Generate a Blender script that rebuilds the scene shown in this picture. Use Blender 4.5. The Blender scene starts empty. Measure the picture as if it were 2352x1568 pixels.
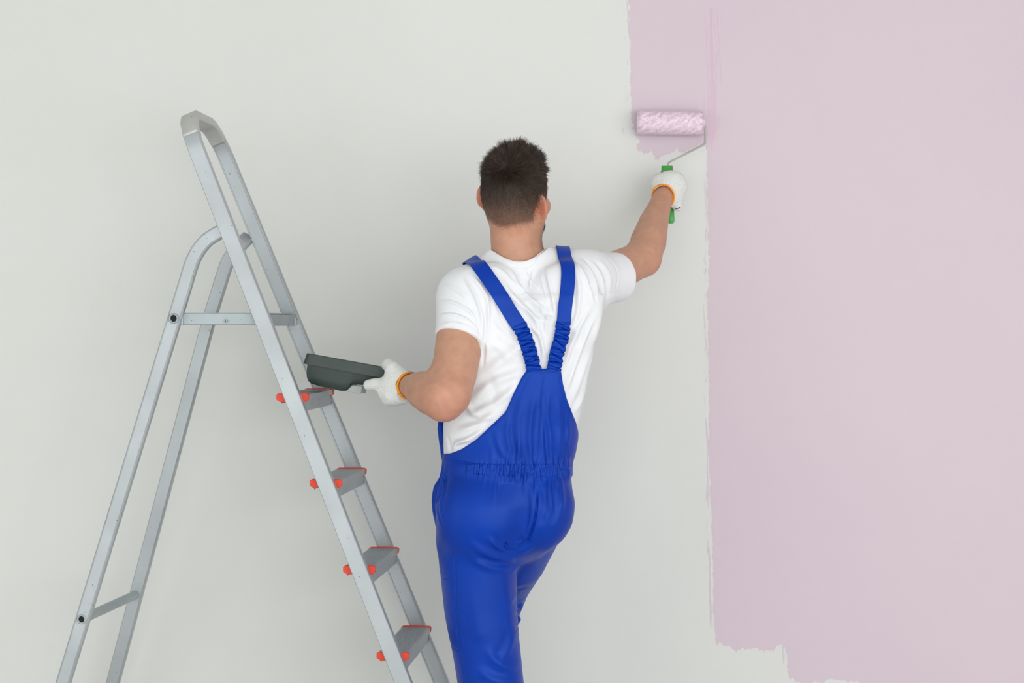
import bpy, bmesh, math, random
import numpy as np
from mathutils import Vector, Matrix
from mathutils.bvhtree import BVHTree
from mathutils.geometry import tessellate_polygon

scene = bpy.context.scene
COL = scene.collection
random.seed(7)
rng = np.random.default_rng(7)

# ------------------------------------------------------------------ camera, world, lights, exposure
FPX, CX, HY, CAMH = 4225.0, 1176.0, 740.0, 1.4          # focal length in px of a 2352x1568 frame


def P(px, py, d):
    """point of the room seen at photo pixel (px, py) at distance d (metres into the room)"""
    return Vector(((px - CX) / FPX * d, d, CAMH - (py - HY) / FPX * d))


cam_d = bpy.data.cameras.new('camera')
cam = bpy.data.objects.new('camera', cam_d)
COL.objects.link(cam)
cam.location = (0, 0, CAMH)
cam.rotation_euler = (math.pi / 2, 0, 0)
cam_d.sensor_width = 36
cam_d.lens = 36 * FPX / 2352
cam_d.shift_y = -44 / 2352
cam_d.clip_start = 0.05
cam_d.dof.use_dof = True
cam_d.dof.focus_distance = 4.36
cam_d.dof.aperture_fstop = 4.0
scene.camera = cam

world = bpy.data.worlds.new('world')
scene.world = world
world.use_nodes = True
world.node_tree.nodes['Background'].inputs[0].default_value = (0.86, 0.93, 1.0, 1)
world.node_tree.nodes['Background'].inputs[1].default_value = 1.2


def area(name, loc, aim, sx, sy, power, color):
    l = bpy.data.lights.new(name, 'AREA')
    l.shape = 'RECTANGLE'
    l.size, l.size_y = sx, sy
    l.energy = power
    l.color = color
    o = bpy.data.objects.new(name, l)
    COL.objects.link(o)
    o.location = loc
    o.rotation_euler = (Vector(aim) - Vector(loc)).to_track_quat('-Z', 'Y').to_euler()
    return o


# daylight through windows behind the camera and at right; the left one is added fill
area('window_or_fill_light', (1.75, -2.45, 1.42), (0.6, 5, 1.0), 3.1, 2.5, 108, (0.97, 0.99, 1.0))
area('window_or_fill_light', (-1.3, -2.45, 1.42), (-0.3, 5, 0.8), 2.1, 2.5, 46, (0.97, 0.99, 1.0))
area('window_or_fill_light', (-3.55, 1.1, 1.55), (1.4, 5.0, 0.7), 3.0, 2.2, 34, (0.97, 0.99, 1.0))  # added fill from the left, brightens the wall on the shadow side
area('window_or_fill_light', (3.55, 0.2, 1.55), (-2.0, 4.6, 1.4), 4.0, 2.2, 74, (0.98, 0.99, 1.0))

vs = scene.view_settings
vs.view_transform = 'Standard'
vs.look = 'None'
vs.exposure = -0.28
vs.gamma = 1.0
vs.use_curve_mapping = False


# ------------------------------------------------------------------ materials
def lin(r, g, b):
    f = lambda c: ((c / 255 + 0.055) / 1.055) ** 2.4 if c > 10.3 else c / 255 / 12.92
    return (f(r), f(g), f(b), 1)


class NT:
    def __init__(s, name):
        s.m = bpy.data.materials.new(name)
        s.m.use_nodes = True
        s.t = s.m.node_tree
        s.b = s.t.nodes['Principled BSDF']

    def n(s, kind, **kw):
        nd = s.t.nodes.new(kind)
        for k, v in kw.items():
            setattr(nd, k, v)
        return nd

    def l(s, a, b):
        s.t.links.new(a, b)

    def coord(s, scale=(1, 1, 1), kind='Object'):
        c = s.n('ShaderNodeTexCoord')
        m = s.n('ShaderNodeMapping')
        m.inputs['Scale'].default_value = scale
        s.l(c.outputs[kind], m.inputs[0])
        return m.outputs[0]

    def noise(s, scale, detail=4, vec=None, rough=0.5):
        nd = s.n('ShaderNodeTexNoise')
        nd.inputs['Scale'].default_value = scale
        nd.inputs['Detail'].default_value = detail
        nd.inputs['Roughness'].default_value = rough
        if vec is not None:
            s.l(vec, nd.inputs['Vector'])
        return nd.outputs['Fac']

    def ramp(s, fac, stops):
        nd = s.n('ShaderNodeValToRGB')
        el = nd.color_ramp.elements
        while len(el) < len(stops):
            el.new(0.5)
        for e, (p, c) in zip(el, stops):
            e.position = p
            e.color = c
        s.l(fac, nd.inputs[0])
        return nd.outputs[0]

    def bump(s, height, strength, dist=0.001, prev=None):
        nd = s.n('ShaderNodeBump')
        nd.inputs['Strength'].default_value = strength
        nd.inputs['Distance'].default_value = dist
        s.l(height, nd.inputs['Height'])
        if prev is not None:
            s.l(prev, nd.inputs['Normal'])
        return nd.outputs[0]

    def mix(s, a, b, fac, mode='MULTIPLY'):
        nd = s.n('ShaderNodeMix', data_type='RGBA', blend_type=mode)
        nd.inputs[0].default_value = fac
        s.l(a, nd.inputs[6])
        s.l(b, nd.inputs[7])
        return nd.outputs[2]

    def set(s, **kw):
        for k, v in kw.items():
            s.b.inputs[k.replace('_', ' ')].default_value = v
        return s


def mat_wall(name, c0, c1, rough=0.75):
    m = NT(name)
    v = m.coord()
    col = m.ramp(m.noise(1.3, 5, v), [(0.35, c0), (0.65, c1)])
    m.l(col, m.b.inputs['Base Color'])
    b1 = m.bump(m.noise(190, 3, v), 0.16, 0.001)
    b2 = m.bump(m.noise(9, 4, v), 0.25, 0.004, b1)
    m.l(b2, m.b.inputs['Normal'])
    m.set(Roughness=rough)
    return m.m


M_WALL = mat_wall('primed plaster', lin(216, 216, 211), lin(219, 219, 214))
M_PINK = mat_wall('pale pink paint', lin(208, 190, 199), lin(211, 193, 201), 0.6)
M_WET = mat_wall('wet pink paint', lin(206, 175, 191), lin(208, 178, 193), 0.35)
M_CEIL = mat_wall('white ceiling paint', lin(228, 228, 226), lin(234, 234, 232))


def mat_plain(name, c, rough=0.5, metal=0.0, bump=0.0, bscale=200, spec=0.5):
    m = NT(name)
    v = m.coord()
    c2 = tuple(min(1, x * 1.12) for x in c[:3]) + (1,)
    c1 = tuple(x * 0.9 for x in c[:3]) + (1,)
    m.l(m.ramp(m.noise(14, 5, v), [(0.3, c1), (0.7, c2)]), m.b.inputs['Base Color'])
    m.set(Roughness=rough, Metallic=metal)
    m.b.inputs['Specular IOR Level'].default_value = spec
    if bump:
        m.l(m.bump(m.noise(bscale, 3, v), bump, 0.001), m.b.inputs['Normal'])
    return m.m


M_FLOOR = mat_plain('grey screed', lin(226, 224, 220), 0.6, 0, 0.2)
M_FRAME = mat_plain('white window plastic', lin(235, 235, 235), 0.4)


def mat_alu(name, c, rough=0.38, streak=(60, 60, 4)):
    m = NT(name)
    v = m.coord(streak)
    n1 = m.noise(3.0, 5, v)
    v2 = m.coord()
    n2 = m.noise(7, 5, v2)
    base = m.ramp(n2, [(0.3, tuple(x * 0.84 for x in c[:3]) + (1,)), (0.7, c)])
    spk = m.ramp(m.noise(150, 2, v2), [(0.235, (0.18, 0.17, 0.15, 1)), (0.275, (1, 1, 1, 1))])
    m.l(m.mix(base, spk, 1.0), m.b.inputs['Base Color'])
    rr = m.n('ShaderNodeMapRange')
    rr.inputs[3].default_value = rough - 0.07
    rr.inputs[4].default_value = rough + 0.12
    m.l(n1, rr.inputs[0])
    m.l(rr.outputs[0], m.b.inputs['Roughness'])
    m.l(m.bump(n1, 0.12, 0.0006, m.bump(m.noise(30, 3, v2), 0.12, 0.001)), m.b.inputs['Normal'])
    m.set(Metallic=0.55)
    return m.m


M_ALU = mat_alu('worn aluminium', (0.47, 0.50, 0.515, 1))
M_ALU_DULL = mat_alu('scuffed dull aluminium', (0.56, 0.56, 0.54, 1), 0.5)
M_GALV = mat_alu('galvanised steel', (0.42, 0.47, 0.48, 1), 0.48)
M_HOLE_SHADE = mat_plain('painted hole shade', lin(16, 16, 15), 0.8)  # near-black that paints the shade inside holes
M_RED = mat_plain('red plastic', lin(224, 62, 34), 0.42)
M_RUBBER = mat_plain('black rubber', lin(24, 24, 25), 0.7)
M_TRAY = mat_plain('dark green plastic', lin(46, 60, 54), 0.42, 0, 0.06, 60)
M_TRAYFOOT = mat_plain('grey translucent plastic', lin(170, 175, 174), 0.35)
M_WIRE = mat_plain('zinc plated wire', (0.55, 0.56, 0.53, 1), 0.33, 0.85)
M_GREEN = mat_plain('green plastic', lin(48, 142, 40), 0.38)
M_GREEN_HIGHLIGHT = mat_plain('green handle highlight', lin(88, 178, 92), 0.45)  # lighter green puts the handle's highlight into the colour
M_SHOE = mat_plain('brown leather', lin(84, 60, 42), 0.5, 0, 0.2)
M_EYE = mat_plain('eye white', lin(230, 228, 222), 0.2)
M_IRIS = mat_plain('brown iris', lin(50, 32, 20), 0.2)


def mat_cloth(name, c0, c1, rough, weave, bump, sheen=0.0, spec=0.3):
    m = NT(name)
    v = m.coord()
    m.l(m.ramp(m.noise(11, 4, v), [(0.3, c0), (0.7, c1)]), m.b.inputs['Base Color'])
    b1 = m.bump(m.noise(weave, 2, v), bump, 0.0006)
    b2 = m.bump(m.noise(28, 3, v), 0.22, 0.0016, b1)
    m.l(b2, m.b.inputs['Normal'])
    m.set(Roughness=rough)
    m.b.inputs['Sheen Weight'].default_value = sheen
    m.b.inputs['Sheen Roughness'].default_value = 0.4
    m.b.inputs['Specular IOR Level'].default_value = spec
    if c1[2] > 3 * c1[0]:
        m.b.inputs['Specular Tint'].default_value = (0.35, 0.55, 1, 1)
    return m.m


M_SHIRT = mat_cloth('white cotton jersey', lin(228, 228, 230), lin(233, 233, 235), 0.85, 700, 0.15, 0.0, 0.2)
M_BLUE = mat_cloth('blue work twill', lin(0, 48, 150), lin(0, 54, 162), 0.44, 900, 0.12, 0.0, 0.45)
M_SEAM = mat_cloth('blue seam thread', lin(14, 74, 182), lin(20, 80, 190), 0.7, 900, 0.1)
M_THREAD = mat_cloth('white seam thread', lin(222, 222, 224), lin(232, 232, 234), 0.8, 900, 0.1)


def mat_knit():
    m = NT('knitted cotton')
    v = m.coord()
    w = m.n('ShaderNodeTexWave')
    w.bands_direction = 'DIAGONAL'
    w.inputs['Scale'].default_value = 120
    w.inputs['Distortion'].default_value = 2.2
    w.inputs['Detail'].default_value = 2
    w.inputs['Detail Scale'].default_value = 2.0
    m.l(v, w.inputs['Vector'])
    fine = m.noise(900, 2, v)
    col = m.ramp(fine, [(0.30, lin(196, 194, 188)), (0.5, lin(232, 232, 228))])
    m.l(col, m.b.inputs['Base Color'])
    m.l(m.bump(fine, 0.5, 0.0007, m.bump(w.outputs['Fac'], 0.55, 0.0009)), m.b.inputs['Normal'])
    m.set(Roughness=0.95)
    m.b.inputs['Specular IOR Level'].default_value = 0.1
    return m.m


M_KNIT = mat_knit()
M_ORANGE = mat_cloth('orange overlock thread', lin(236, 140, 22), lin(244, 158, 40), 0.8, 500, 0.5)
M_PRINT = mat_plain('black stitching', lin(40, 40, 40), 0.8)


def mat_skin():
    m = NT('skin')
    a = m.n('ShaderNodeVertexColor', layer_name='Col')
    v = m.coord()
    mott = m.ramp(m.noise(45, 6, v), [(0.3, (0.92, 0.88, 0.87, 1)), (0.7, (1.04, 1.04, 1.04, 1))])
    m.l(m.mix(a.outputs[0], mott, 1.0), m.b.inputs['Base Color'])
    m.l(m.bump(m.noise(420, 3, v), 0.16, 0.0006, m.bump(m.noise(55, 3, v), 0.1, 0.001)), m.b.inputs['Normal'])
    m.set(Roughness=0.5)
    m.b.inputs['Subsurface Weight'].default_value = 0.12
    m.b.inputs['Subsurface Radius'].default_value = (0.012, 0.005, 0.003)
    m.b.inputs['Subsurface Scale'].default_value = 1.0
    m.b.inputs['Specular IOR Level'].default_value = 0.4
    return m.m


M_SKIN = mat_skin()


def mat_hair(name):
    m = NT(name)
    a = m.n('ShaderNodeVertexColor', layer_name='Col')
    m.l(a.outputs[0], m.b.inputs['Base Color'])
    m.set(Roughness=0.42)
    m.b.inputs['Specular IOR Level'].default_value = 0.45
    return m.m


M_HAIR = mat_hair('hair')


def mat_nap():
    m = NT('pink roller nap')
    v = m.coord()
    m.l(m.ramp(m.noise(60, 4, v), [(0.3, lin(246, 222, 236)), (0.7, lin(252, 236, 245))]), m.b.inputs['Base Color'])
    m.set(Roughness=0.75)
    m.b.inputs['Subsurface Weight'].default_value = 0.15
    m.b.inputs['Subsurface Radius'].default_value = (0.01, 0.006, 0.008)
    m.b.inputs['Subsurface Scale'].default_value = 1.0
    m.l(m.bump(m.noise(260, 3, v), 0.5, 0.002), m.b.inputs['Normal'])
    return m.m


M_NAP = mat_nap()


# ------------------------------------------------------------------ object helpers
def link(name, mesh, mat, parent=None, smooth=True):
    o = bpy.data.objects.new(name, mesh)
    COL.objects.link(o)
    if mat:
        mesh.materials.append(mat)
    if parent:
        o.parent = parent
    if smooth and len(mesh.polygons):
        mesh.polygons.foreach_set('use_smooth', np.ones(len(mesh.polygons), dtype=bool))
        mesh.update()
    return o


def mesh_of(name, verts, faces):
    me = bpy.data.meshes.new(name)
    me.from_pydata([tuple(v) for v in verts], [], [tuple(f) for f in faces])
    me.update()
    return me


def mk(name, verts, faces, mat, parent=None, smooth=False, bevel=0.0, seg=2):
    me = mesh_of(name, verts, faces)
    bm = bmesh.new()
    bm.from_mesh(me)
    bmesh.ops.recalc_face_normals(bm, faces=bm.faces)
    bm.to_mesh(me)
    bm.free()
    o = link(name, me, mat, parent, smooth)
    if bevel:
        b = o.modifiers.new('bevel', 'BEVEL')
        b.width = bevel
        b.segments = seg
        b.limit_method = 'ANGLE'
        b.angle_limit = math.radians(35)
        b.harden_normals = False
    return o


def empty(name, loc):
    o = bpy.data.objects.new(name, None)
    COL.objects.link(o)
    o.location = loc
    o.empty_display_size = 0.1
    return o


def rebase(root):
    """children were modelled in world coordinates: keep them there"""
    inv = Matrix.Translation(root.location).inverted()
    for ch in root.children:
        ch.matrix_parent_inverse = inv


def tag(o, label, cat, group=None):
    o['label'] = label
    o['category'] = cat
    if group:
        o['group'] = group


def by_angle(o, deg=32):
    o.data.polygons.foreach_set('use_smooth', np.ones(len(o.data.polygons), dtype=bool))
    o.data.set_sharp_from_angle(angle=math.radians(deg))


def box(c, s, rot=None):
    vs_, fs = [], [(0, 1, 3, 2), (4, 6, 7, 5), (0, 4, 5, 1), (2, 3, 7, 6), (0, 2, 6, 4), (1, 5, 7, 3)]
    for x in (-.5, .5):
        for y in (-.5, .5):
            for z in (-.5, .5):
                v = Vector((x * s[0], y * s[1], z * s[2]))
                if rot:
                    v = rot @ v
                vs_.append(Vector(c) + v)
    return vs_, fs


def join_geo(parts):
    V, Fc = [], []
    for v, f in parts:
        k = len(V)
        V += list(v)
        Fc += [tuple(i + k for i in ff) for ff in f]
    return V, Fc


def sweep(path, prof, axis, cap=True, scale=None):
    """profile (a, b): a along the fixed axis, b along tangent x axis"""
    path = [Vector(p) for p in path]
    axis = Vector(axis).normalized()
    V, Fc = [], []
    n = len(prof)
    for i, p in enumerate(path):
        t = (path[min(i + 1, len(path) - 1)] - path[max(i - 1, 0)]).normalized()
        a = (axis - t * axis.dot(t)).normalized()
        b = t.cross(a)
        s = scale[i] if scale else 1
        for (pa, pb) in prof:
            V.append(p + a * pa * s + b * pb * s)
    for i in range(len(path) - 1):
        for j in range(n):
            k = (j + 1) % n
            Fc.append((i * n + j, i * n + k, (i + 1) * n + k, (i + 1) * n + j))
    if cap:
        Fc.append(tuple(range(n - 1, -1, -1)))
        Fc.append(tuple(range((len(path) - 1) * n, len(path) * n)))
    return V, Fc


def circle(r, n=16):
    return [(r * math.cos(2 * math.pi * i / n), r * math.sin(2 * math.pi * i / n)) for i in range(n)]


def fillet(pts, rad, n=10):
    pts = [Vector(p) for p in pts]
    out = [pts[0]]
    for i in range(1, len(pts) - 1):
        a, b, c = pts[i - 1], pts[i], pts[i + 1]
        u, v = (a - b).normalized(), (c - b).normalized()
        ang = u.angle(v)
        d = rad / math.tan(ang / 2)
        p0, p1 = b + u * d, b + v * d
        cen = b + (u + v).normalized() * (rad / math.sin(ang / 2))
        r0, r1 = p0 - cen, p1 - cen
        for k in range(n + 1):
            t = k / n
            q = r0.lerp(r1, t)
            out.append(cen + q.normalized() * rad)
    out.append(pts[-1])
    return out


def catmull(pts, per=8):
    pts = [Vector(p) for p in pts]
    q = [pts[0] * 2 - pts[1]] + pts + [pts[-1] * 2 - pts[-2]]
    out = []
    for i in range(1, len(q) - 2):
        for k in range(per):
            t = k / per
            a, b, c, d = q[i - 1], q[i], q[i + 1], q[i + 2]
            out.append(0.5 * ((2 * b) + (c - a) * t + (2 * a - 5 * b + 4 * c - d) * t * t + (3 * b - a - 3 * c + d) * t ** 3))
    out.append(pts[-1])
    return out


# ------------------------------------------------------------------ the room
def struct(name, verts, faces, mat, parent=None, bevel=0):
    o = mk(name, verts, faces, mat, parent, bevel=bevel)
    if parent is None:
        o['kind'] = 'structure'
    return o


RX0, RX1, RY0, RY1, RZ = -3.6, 3.6, -2.5, 5.0, 3.0
T = 0.2
v, f = box(((RX0 + RX1) / 2, (RY0 + RY1) / 2, -T / 2), (RX1 - RX0 + 2 * T, RY1 - RY0 + 2 * T, T))
struct('floor', v, f, M_FLOOR)
v, f = box(((RX0 + RX1) / 2, (RY0 + RY1) / 2, RZ + T / 2), (RX1 - RX0 + 2 * T, RY1 - RY0 + 2 * T, T))
struct('ceiling', v, f, M_CEIL)
v, f = box((0, RY1 + T / 2, RZ / 2), (RX1 - RX0 + 2 * T, T, RZ))
wall_back = struct('wall_back', v, f, M_WALL)


def wall_with_openings(name, along, fixed, a0, a1, openings):
    """a wall built round its window openings; along = 'x' or 'y'"""
    geo = []
    z0, z1 = 0.12, 2.7

    def bx(lo, hi, zl, zh):
        c = ((lo + hi) / 2, fixed, (zl + zh) / 2) if along == 'x' else (fixed, (lo + hi) / 2, (zl + zh) / 2)
        s = (hi - lo, T, zh - zl) if along == 'x' else (T, hi - lo, zh - zl)
        geo.append(box(c, s))
    bx(a0, a1, 0, z0)
    bx(a0, a1, z1, RZ)
    cur = a0
    for lo, hi in openings:
        bx(cur, lo, z0, z1)
        cur = hi
    bx(cur, a1, z0, z1)
    return struct(name, *join_geo(geo), M_WALL)


def window(name, along, fixed, lo, hi):
    geo = []
    z0, z1, w = 0.12, 2.7, 0.07
    m = (lo + hi) / 2

    def bx(l, h, zl, zh):
        c = ((l + h) / 2, fixed, (zl + zh) / 2) if along == 'x' else (fixed, (l + h) / 2, (zl + zh) / 2)
        s = (h - l, 0.07, zh - zl) if along == 'x' else (0.07, h - l, zh - zl)
        geo.append(box(c, s))
    bx(lo, hi, z0, z0 + w)
    bx(lo, hi, z1 - w, z1)
    bx(lo, lo + w, z0 + w, z1 - w)
    bx(hi - w, hi, z0 + w, z1 - w)
    bx(m - w / 2, m + w / 2, z0 + w, z1 - w)
    return struct(name, *join_geo(geo), M_FRAME)


wall_with_openings('wall_front', 'x', RY0 - T / 2, RX0, RX1, [(-2.4, -0.2), (0.2, 3.3)])
wall_with_openings('wall_right', 'y', RX1 + T / 2, RY0, RY1, [(-1.8, 2.2)])
wall_with_openings('wall_left', 'y', RX0 - T / 2, RY0, RY1, [(-0.4, 2.6)])
window('added_window', 'y', RX0 - 0.15, -0.4, 2.6)  # unseen window added to go with the left fill light
window('window_1', 'x', RY0 - 0.15, -2.4, -0.2)
window('window_2', 'x', RY0 - 0.15, 0.2, 3.3)
window('window_3', 'y', RX1 + 0.15, -1.8, 2.2)


# ---- the paint on the wall: a thin film with ragged roller edges
def ragged(pts, amp, step=3.0, spike=0.0, seed=1):
    r = np.random.default_rng(seed)
    out = []
    for (a, b) in zip(pts[:-1], pts[1:]):
        am = amp if len(a) < 3 else a[2]
        sp = spike if len(a) < 4 else a[3]
        a_, b_ = np.array(a[:2], float), np.array(b[:2], float)
        L = np.linalg.norm(b_ - a_)
        n = max(1, int(L / step))
        t = (b_ - a_) / max(L, 1e-6)
        nr = np.array([-t[1], t[0]])
        w = 0.0
        for k in range(n):
            w = 0.75 * w + r.normal() * 0.5
            off = 1.7 * am * w
            if sp and r.random() < 0.33:
                off += sp * r.random() ** 2 * (1 if r.random() < 0.75 else -0.6)
            out.append(tuple(a_ + (b_ - a_) * k / n + nr * off))
    return out


def film(name, pts, mat, off, parent=wall_back):
    vv = [Vector(((x - CX) / FPX * 5.0, 5.0 - off, CAMH - (y - HY) / FPX * 5.0)) for x, y in pts]
    tri = tessellate_polygon([[Vector((p.x, p.z, 0)) for p in vv]])
    n = len(vv)
    back = [Vector((p.x, 5.0 - off + 0.0003, p.z)) for p in vv]
    faces = [tuple(t) for t in tri] + [(i, (i + 1) % n, n + (i + 1) % n, n + i) for i in range(n)]
    return vv + back, faces


TOPY, XR = -600, 4205
edge = [(1444, TOPY, 1.0), (1443, -20, 1.3), (1445, 60, 1.0), (1448, 110, 1.0), (1450, 200, 1.2), (1449, 262, 1.4),
        (1455, 285, 2), (1458, 310, 2.5), (1468, 325, 2.5, 4), (1464, 345, 2, 5), (1476, 347, 1.5, 5), (1479, 355, 2, 5), (1490, 352, 1.5, 6),
        (1497, 344, 1.5, 5), (1503, 357, 2, 6), (1512, 366, 1.5, 4), (1520, 356, 1.5, 5), (1531, 355, 1.5, 5), (1545, 350, 1.5, 6), (1556, 342, 1.2, 4),
        (1565, 350, 1.5, 6), (1580, 346, 1.5, 6), (1600, 338, 1.5, 4), (1620, 330, 1.2, 2), (1624, 352, 0.8), (1624, 430, 0.8), (1627, 520, 1.0),
        (1629, 640, 1.2), (1625, 700, 1.0), (1627, 800, 0.8), (1629, 900, 0.8), (1629, 1060, 0.8), (1633, 1150, 1.0), (1636, 1230, 0.8),
        (1640, 1340, 0.8), (1638, 1400, 1.0), (1642, 1450, 1.0), (1646, 1482, 0.5), (1653, 1473, 0.6), (1661, 1483, 0.8), (1678, 1485, 1.0),
        (1688, 1494, 1.0, 6), (1700, 1490, 1.2, 7), (1720, 1490, 1.2, 7), (1732, 1489, 1.5, 8), (1760, 1492, 1.2, 9), (1783, 1491, 1.2, 3),
        (1784, 1482, 0.6), (1797, 1479, 0.8), (1798, 1490, 0.5), (1800, 1482, 0.8), (1806, 1500, 0.8), (1809, 1540, 0.8), (1813, 1563, 0.5),
        (1820, 1555, 0.6), (1829, 1564, 0.8), (1850, 1567, 1.2, 6), (1885, 1563, 1.0, 5), (1892, 1568, 1), (1900, 1560, 1, 3), (1975, 1566, 1, 5),
        (1980, 1650, 1), (2300, 1660, 1.5, 8), (4000, 1655, 1, 5), (XR, 1655), (XR, TOPY), (1444, TOPY)]
pts = ragged(edge, 0.0, 1.9, 0.0, 3)
v, f = film('pink', pts, M_PINK, 0.0004)
mk('pink_paint', v, f, M_PINK, wall_back)


def slivers(name, lst, mat, off, seed):
    geo = []
    r = np.random.default_rng(seed)
    for (x0, y0, x1, y1, w) in lst:
        n = max(4, int(abs(y1 - y0) / 5))
        L_, R_ = [], []
        for k in range(n + 1):
            t = k / n
            prof = math.sin(math.pi * (0.06 + 0.88 * t)) ** 0.6
            x = x0 + (x1 - x0) * t + r.normal() * 0.25
            ww = w * prof * (0.5 + 0.7 * r.random())
            y = y0 + (y1 - y0) * t
            L_.append((x - ww / 2, y))
            R_.append((x + ww / 2, y))
        geo.append(film(name, L_ + R_[::-1], mat, off + 0.00008 * len(geo) / 12))
    V, Fc = join_geo(geo)
    o = mk(name, V, Fc, mat, wall_back)
    o['kind'] = 'stuff'
    return o


# stray bristle marks left of the pink edge
lst = [(1617, 410, 1626, 545, 1.3), (1620, 415, 1628, 520, 1.3), (1616, 600, 1621, 575, 1), (1616, 595, 1624, 610, 2.2), (1616, 620, 1622, 650, 1.0),
       (1615, 695, 1625, 840, 1.4), (1622, 845, 1616, 860, 1.2), (1620, 880, 1625, 860, 1.6), (1617, 905, 1620, 940, 0.8),
       (1621, 960, 1629, 1060, 4.2), (1624, 1040, 1627, 1168, 2.8), (1624, 1110, 1622, 1150, 1.4), (1624, 1190, 1625, 1215, 1.0),
       (1626, 1240, 1632, 1300, 2.8), (1630, 1290, 1632, 1440, 3.4), (1633, 1380, 1636, 1444, 2.0),
       (1604, 352, 1619, 345, 1.4), (1640, 0, 1640, 1, .4),
       (1440, 0, 1444, 60, 1.5), (1441, 40, 1446, 90, 1.2), (1797, 1480, 1801, 1525, 2.6), (1802, 1500, 1800, 1524, 1.6)]
for k in range(34):
    y = rng.uniform(0, 1440)
    if y < 300:
        x = rng.uniform(1430, 1442)
    elif y < 400:
        continue
    else:
        x = 1619 + (y - 400) * 0.008 + rng.normal() * 2.5
    lst.append((x, y, x + rng.normal() * 0.8, y + rng.uniform(3, 16), rng.uniform(0.6, 1.2)))
slivers('bristle_mark', lst, M_PINK, 0.0003, 5)
# wetter overlap streaks running down from the top of the new strip
lst = [(1633, 20, 1637, 300, 10), (1636, 150, 1635, 330, 11), (1641, 190, 1643, 300, 4), (1618, 30, 1628, 200, 1.2), (1624, 60, 1626, 90, 1.4),
       (1637, 15, 1646, 110, 1.2), (1645, 15, 1652, 110, 1.8), (1652, 110, 1657, 195, 1.4), (1648, 115, 1649, 150, 2.2), (1656, 35, 1655, 50, .8),
       (1630, 250, 1634, 345, 7), (1640, 255, 1653, 290, 2), (1652, 262, 1645, 300, 1.6), (1656, 270, 1650, 282, 1.0), (1640, 300, 1636, 335, 3),
       (1642, 290, 1647, 320, 1.2), (1626, 300, 1622, 345, 3), (1617, 230, 1618, 330, 1.4), (1628, 200, 1627, 260, 2), (1643, 120, 1646, 240, 1.6)]
slivers('wet_paint_streak', lst, M_WET, 0.0006, 8)

# ------------------------------------------------------------------ stepladder
ladder = empty('stepladder', (-0.55, 4.6, 0.0))
tag(ladder, 'aluminium folding stepladder with red step caps standing open beside the painter', 'stepladder')

# centre lines of the front (climbing side) rails and of the rear legs
FN_T, FN_B = P(447, 330, 4.44), P(904, 1508, 4.385)
FF_T, FF_B = Vector((-.742, 4.76, 1.831)), Vector((-.243, 4.80, .603))
RN_T, RN_B = P(402, 731, 4.45), P(191, 1420, 4.44)
RF_T, RF_B = Vector((-.778, 4.73, 1.409)), Vector((-.987, 4.833, .685))


def at_z(a, b, z):
    t = (z - a.z) / (b.z - a.z)
    return a + (b - a) * t


def rail_profile(wd, dp, lip=0.0035, rec=0.0013, r=0.0016):
    """wide side wd along the fixed axis, dp across; the outer face is recessed between two lips"""
    a, b = wd / 2, dp / 2
    return [(-a + r, -b), (a - r, -b), (a, -b + r), (a, b - r), (a - r, b), (a - lip, b), (a - lip - rec, b - rec),
            (-a + lip + rec, b - rec), (-a + lip, b), (-a + r, b), (-a, b - r), (-a, -b + r)]


near_bot, far_bot = at_z(FN_T, FN_B, 0.02), at_z(FF_T, FF_B, 0.02)
near_cor, far_cor = at_z(FN_T, FN_B, 1.903), at_z(FF_T, FF_B, 1.903)
wdir = (far_bot - near_bot).normalized()
raild = (near_cor - near_bot).normalized()
fn = raild.cross(wdir).normalized()          # normal of the climbing frame
if fn.x < 0:
    fn = -fn
hoop = fillet([near_bot, near_cor, far_cor, far_bot], 0.095, 24)
# extra points along the straight runs
v, f = sweep(hoop, rail_profile(0.0375, 0.025), fn)
by_angle(mk('front_rail_hoop', v, f, M_ALU, ladder, bevel=0.0))
# crushed, scuffed sleeve at the top bend
sl = [p for p in hoop if p.z > 1.845][0:34]
sc_ = [1.0 + 0.022 * math.sin(i * 1.3) for i in range(len(sl))]
v, f = sweep(sl, rail_profile(0.0392, 0.0268, 0.008, 0.0005, 0.003), fn, scale=sc_)
mk('top_bend_sleeve', v, f, M_ALU_DULL, ladder, smooth=True)

SIDE = Vector((math.sin(math.radians(5.3)), math.cos(math.radians(5.3)), 0))
UDIR = Vector((SIDE.y, -SIDE.x, 0))
leg_prof = [(b, a) for a, b in rail_profile(0.0335, 0.022, 0.0035, 0.001, 0.003)]


def rear_leg(top_pts, bot, flip):
    path = [bot] + catmull(top_pts, 12)
    prof = [(a * (-1 if flip else 1), b) for a, b in leg_prof]
    v, f = sweep(path, prof, SIDE)
    o = mk('rear_leg', v, f, M_ALU, ladder)
    by_angle(o)
    return o


nd = 4.452
near_pts = [RN_T, P(424, 659, nd), P(437, 616, nd), P(446, 592, nd), P(459, 570, nd), P(476, 551, nd), P(494, 539, nd), P(514, 528, nd - 0.004)]
off = RF_T - RN_T
rear_leg(near_pts, at_z(RN_T, RN_B, 0.02), True)
far_pts = [p + off for p in near_pts]
far_pts = [RF_T] + [p + Vector((0.000, 0.014 * (i / 7), 0.0)) for i, p in enumerate(far_pts)][1:]
far_pts = far_pts[:-1]
far_pts[-1] = P(569, 546, 4.775)
rear_leg(far_pts, at_z(RF_T, RF_B, 0.02), False)

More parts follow.
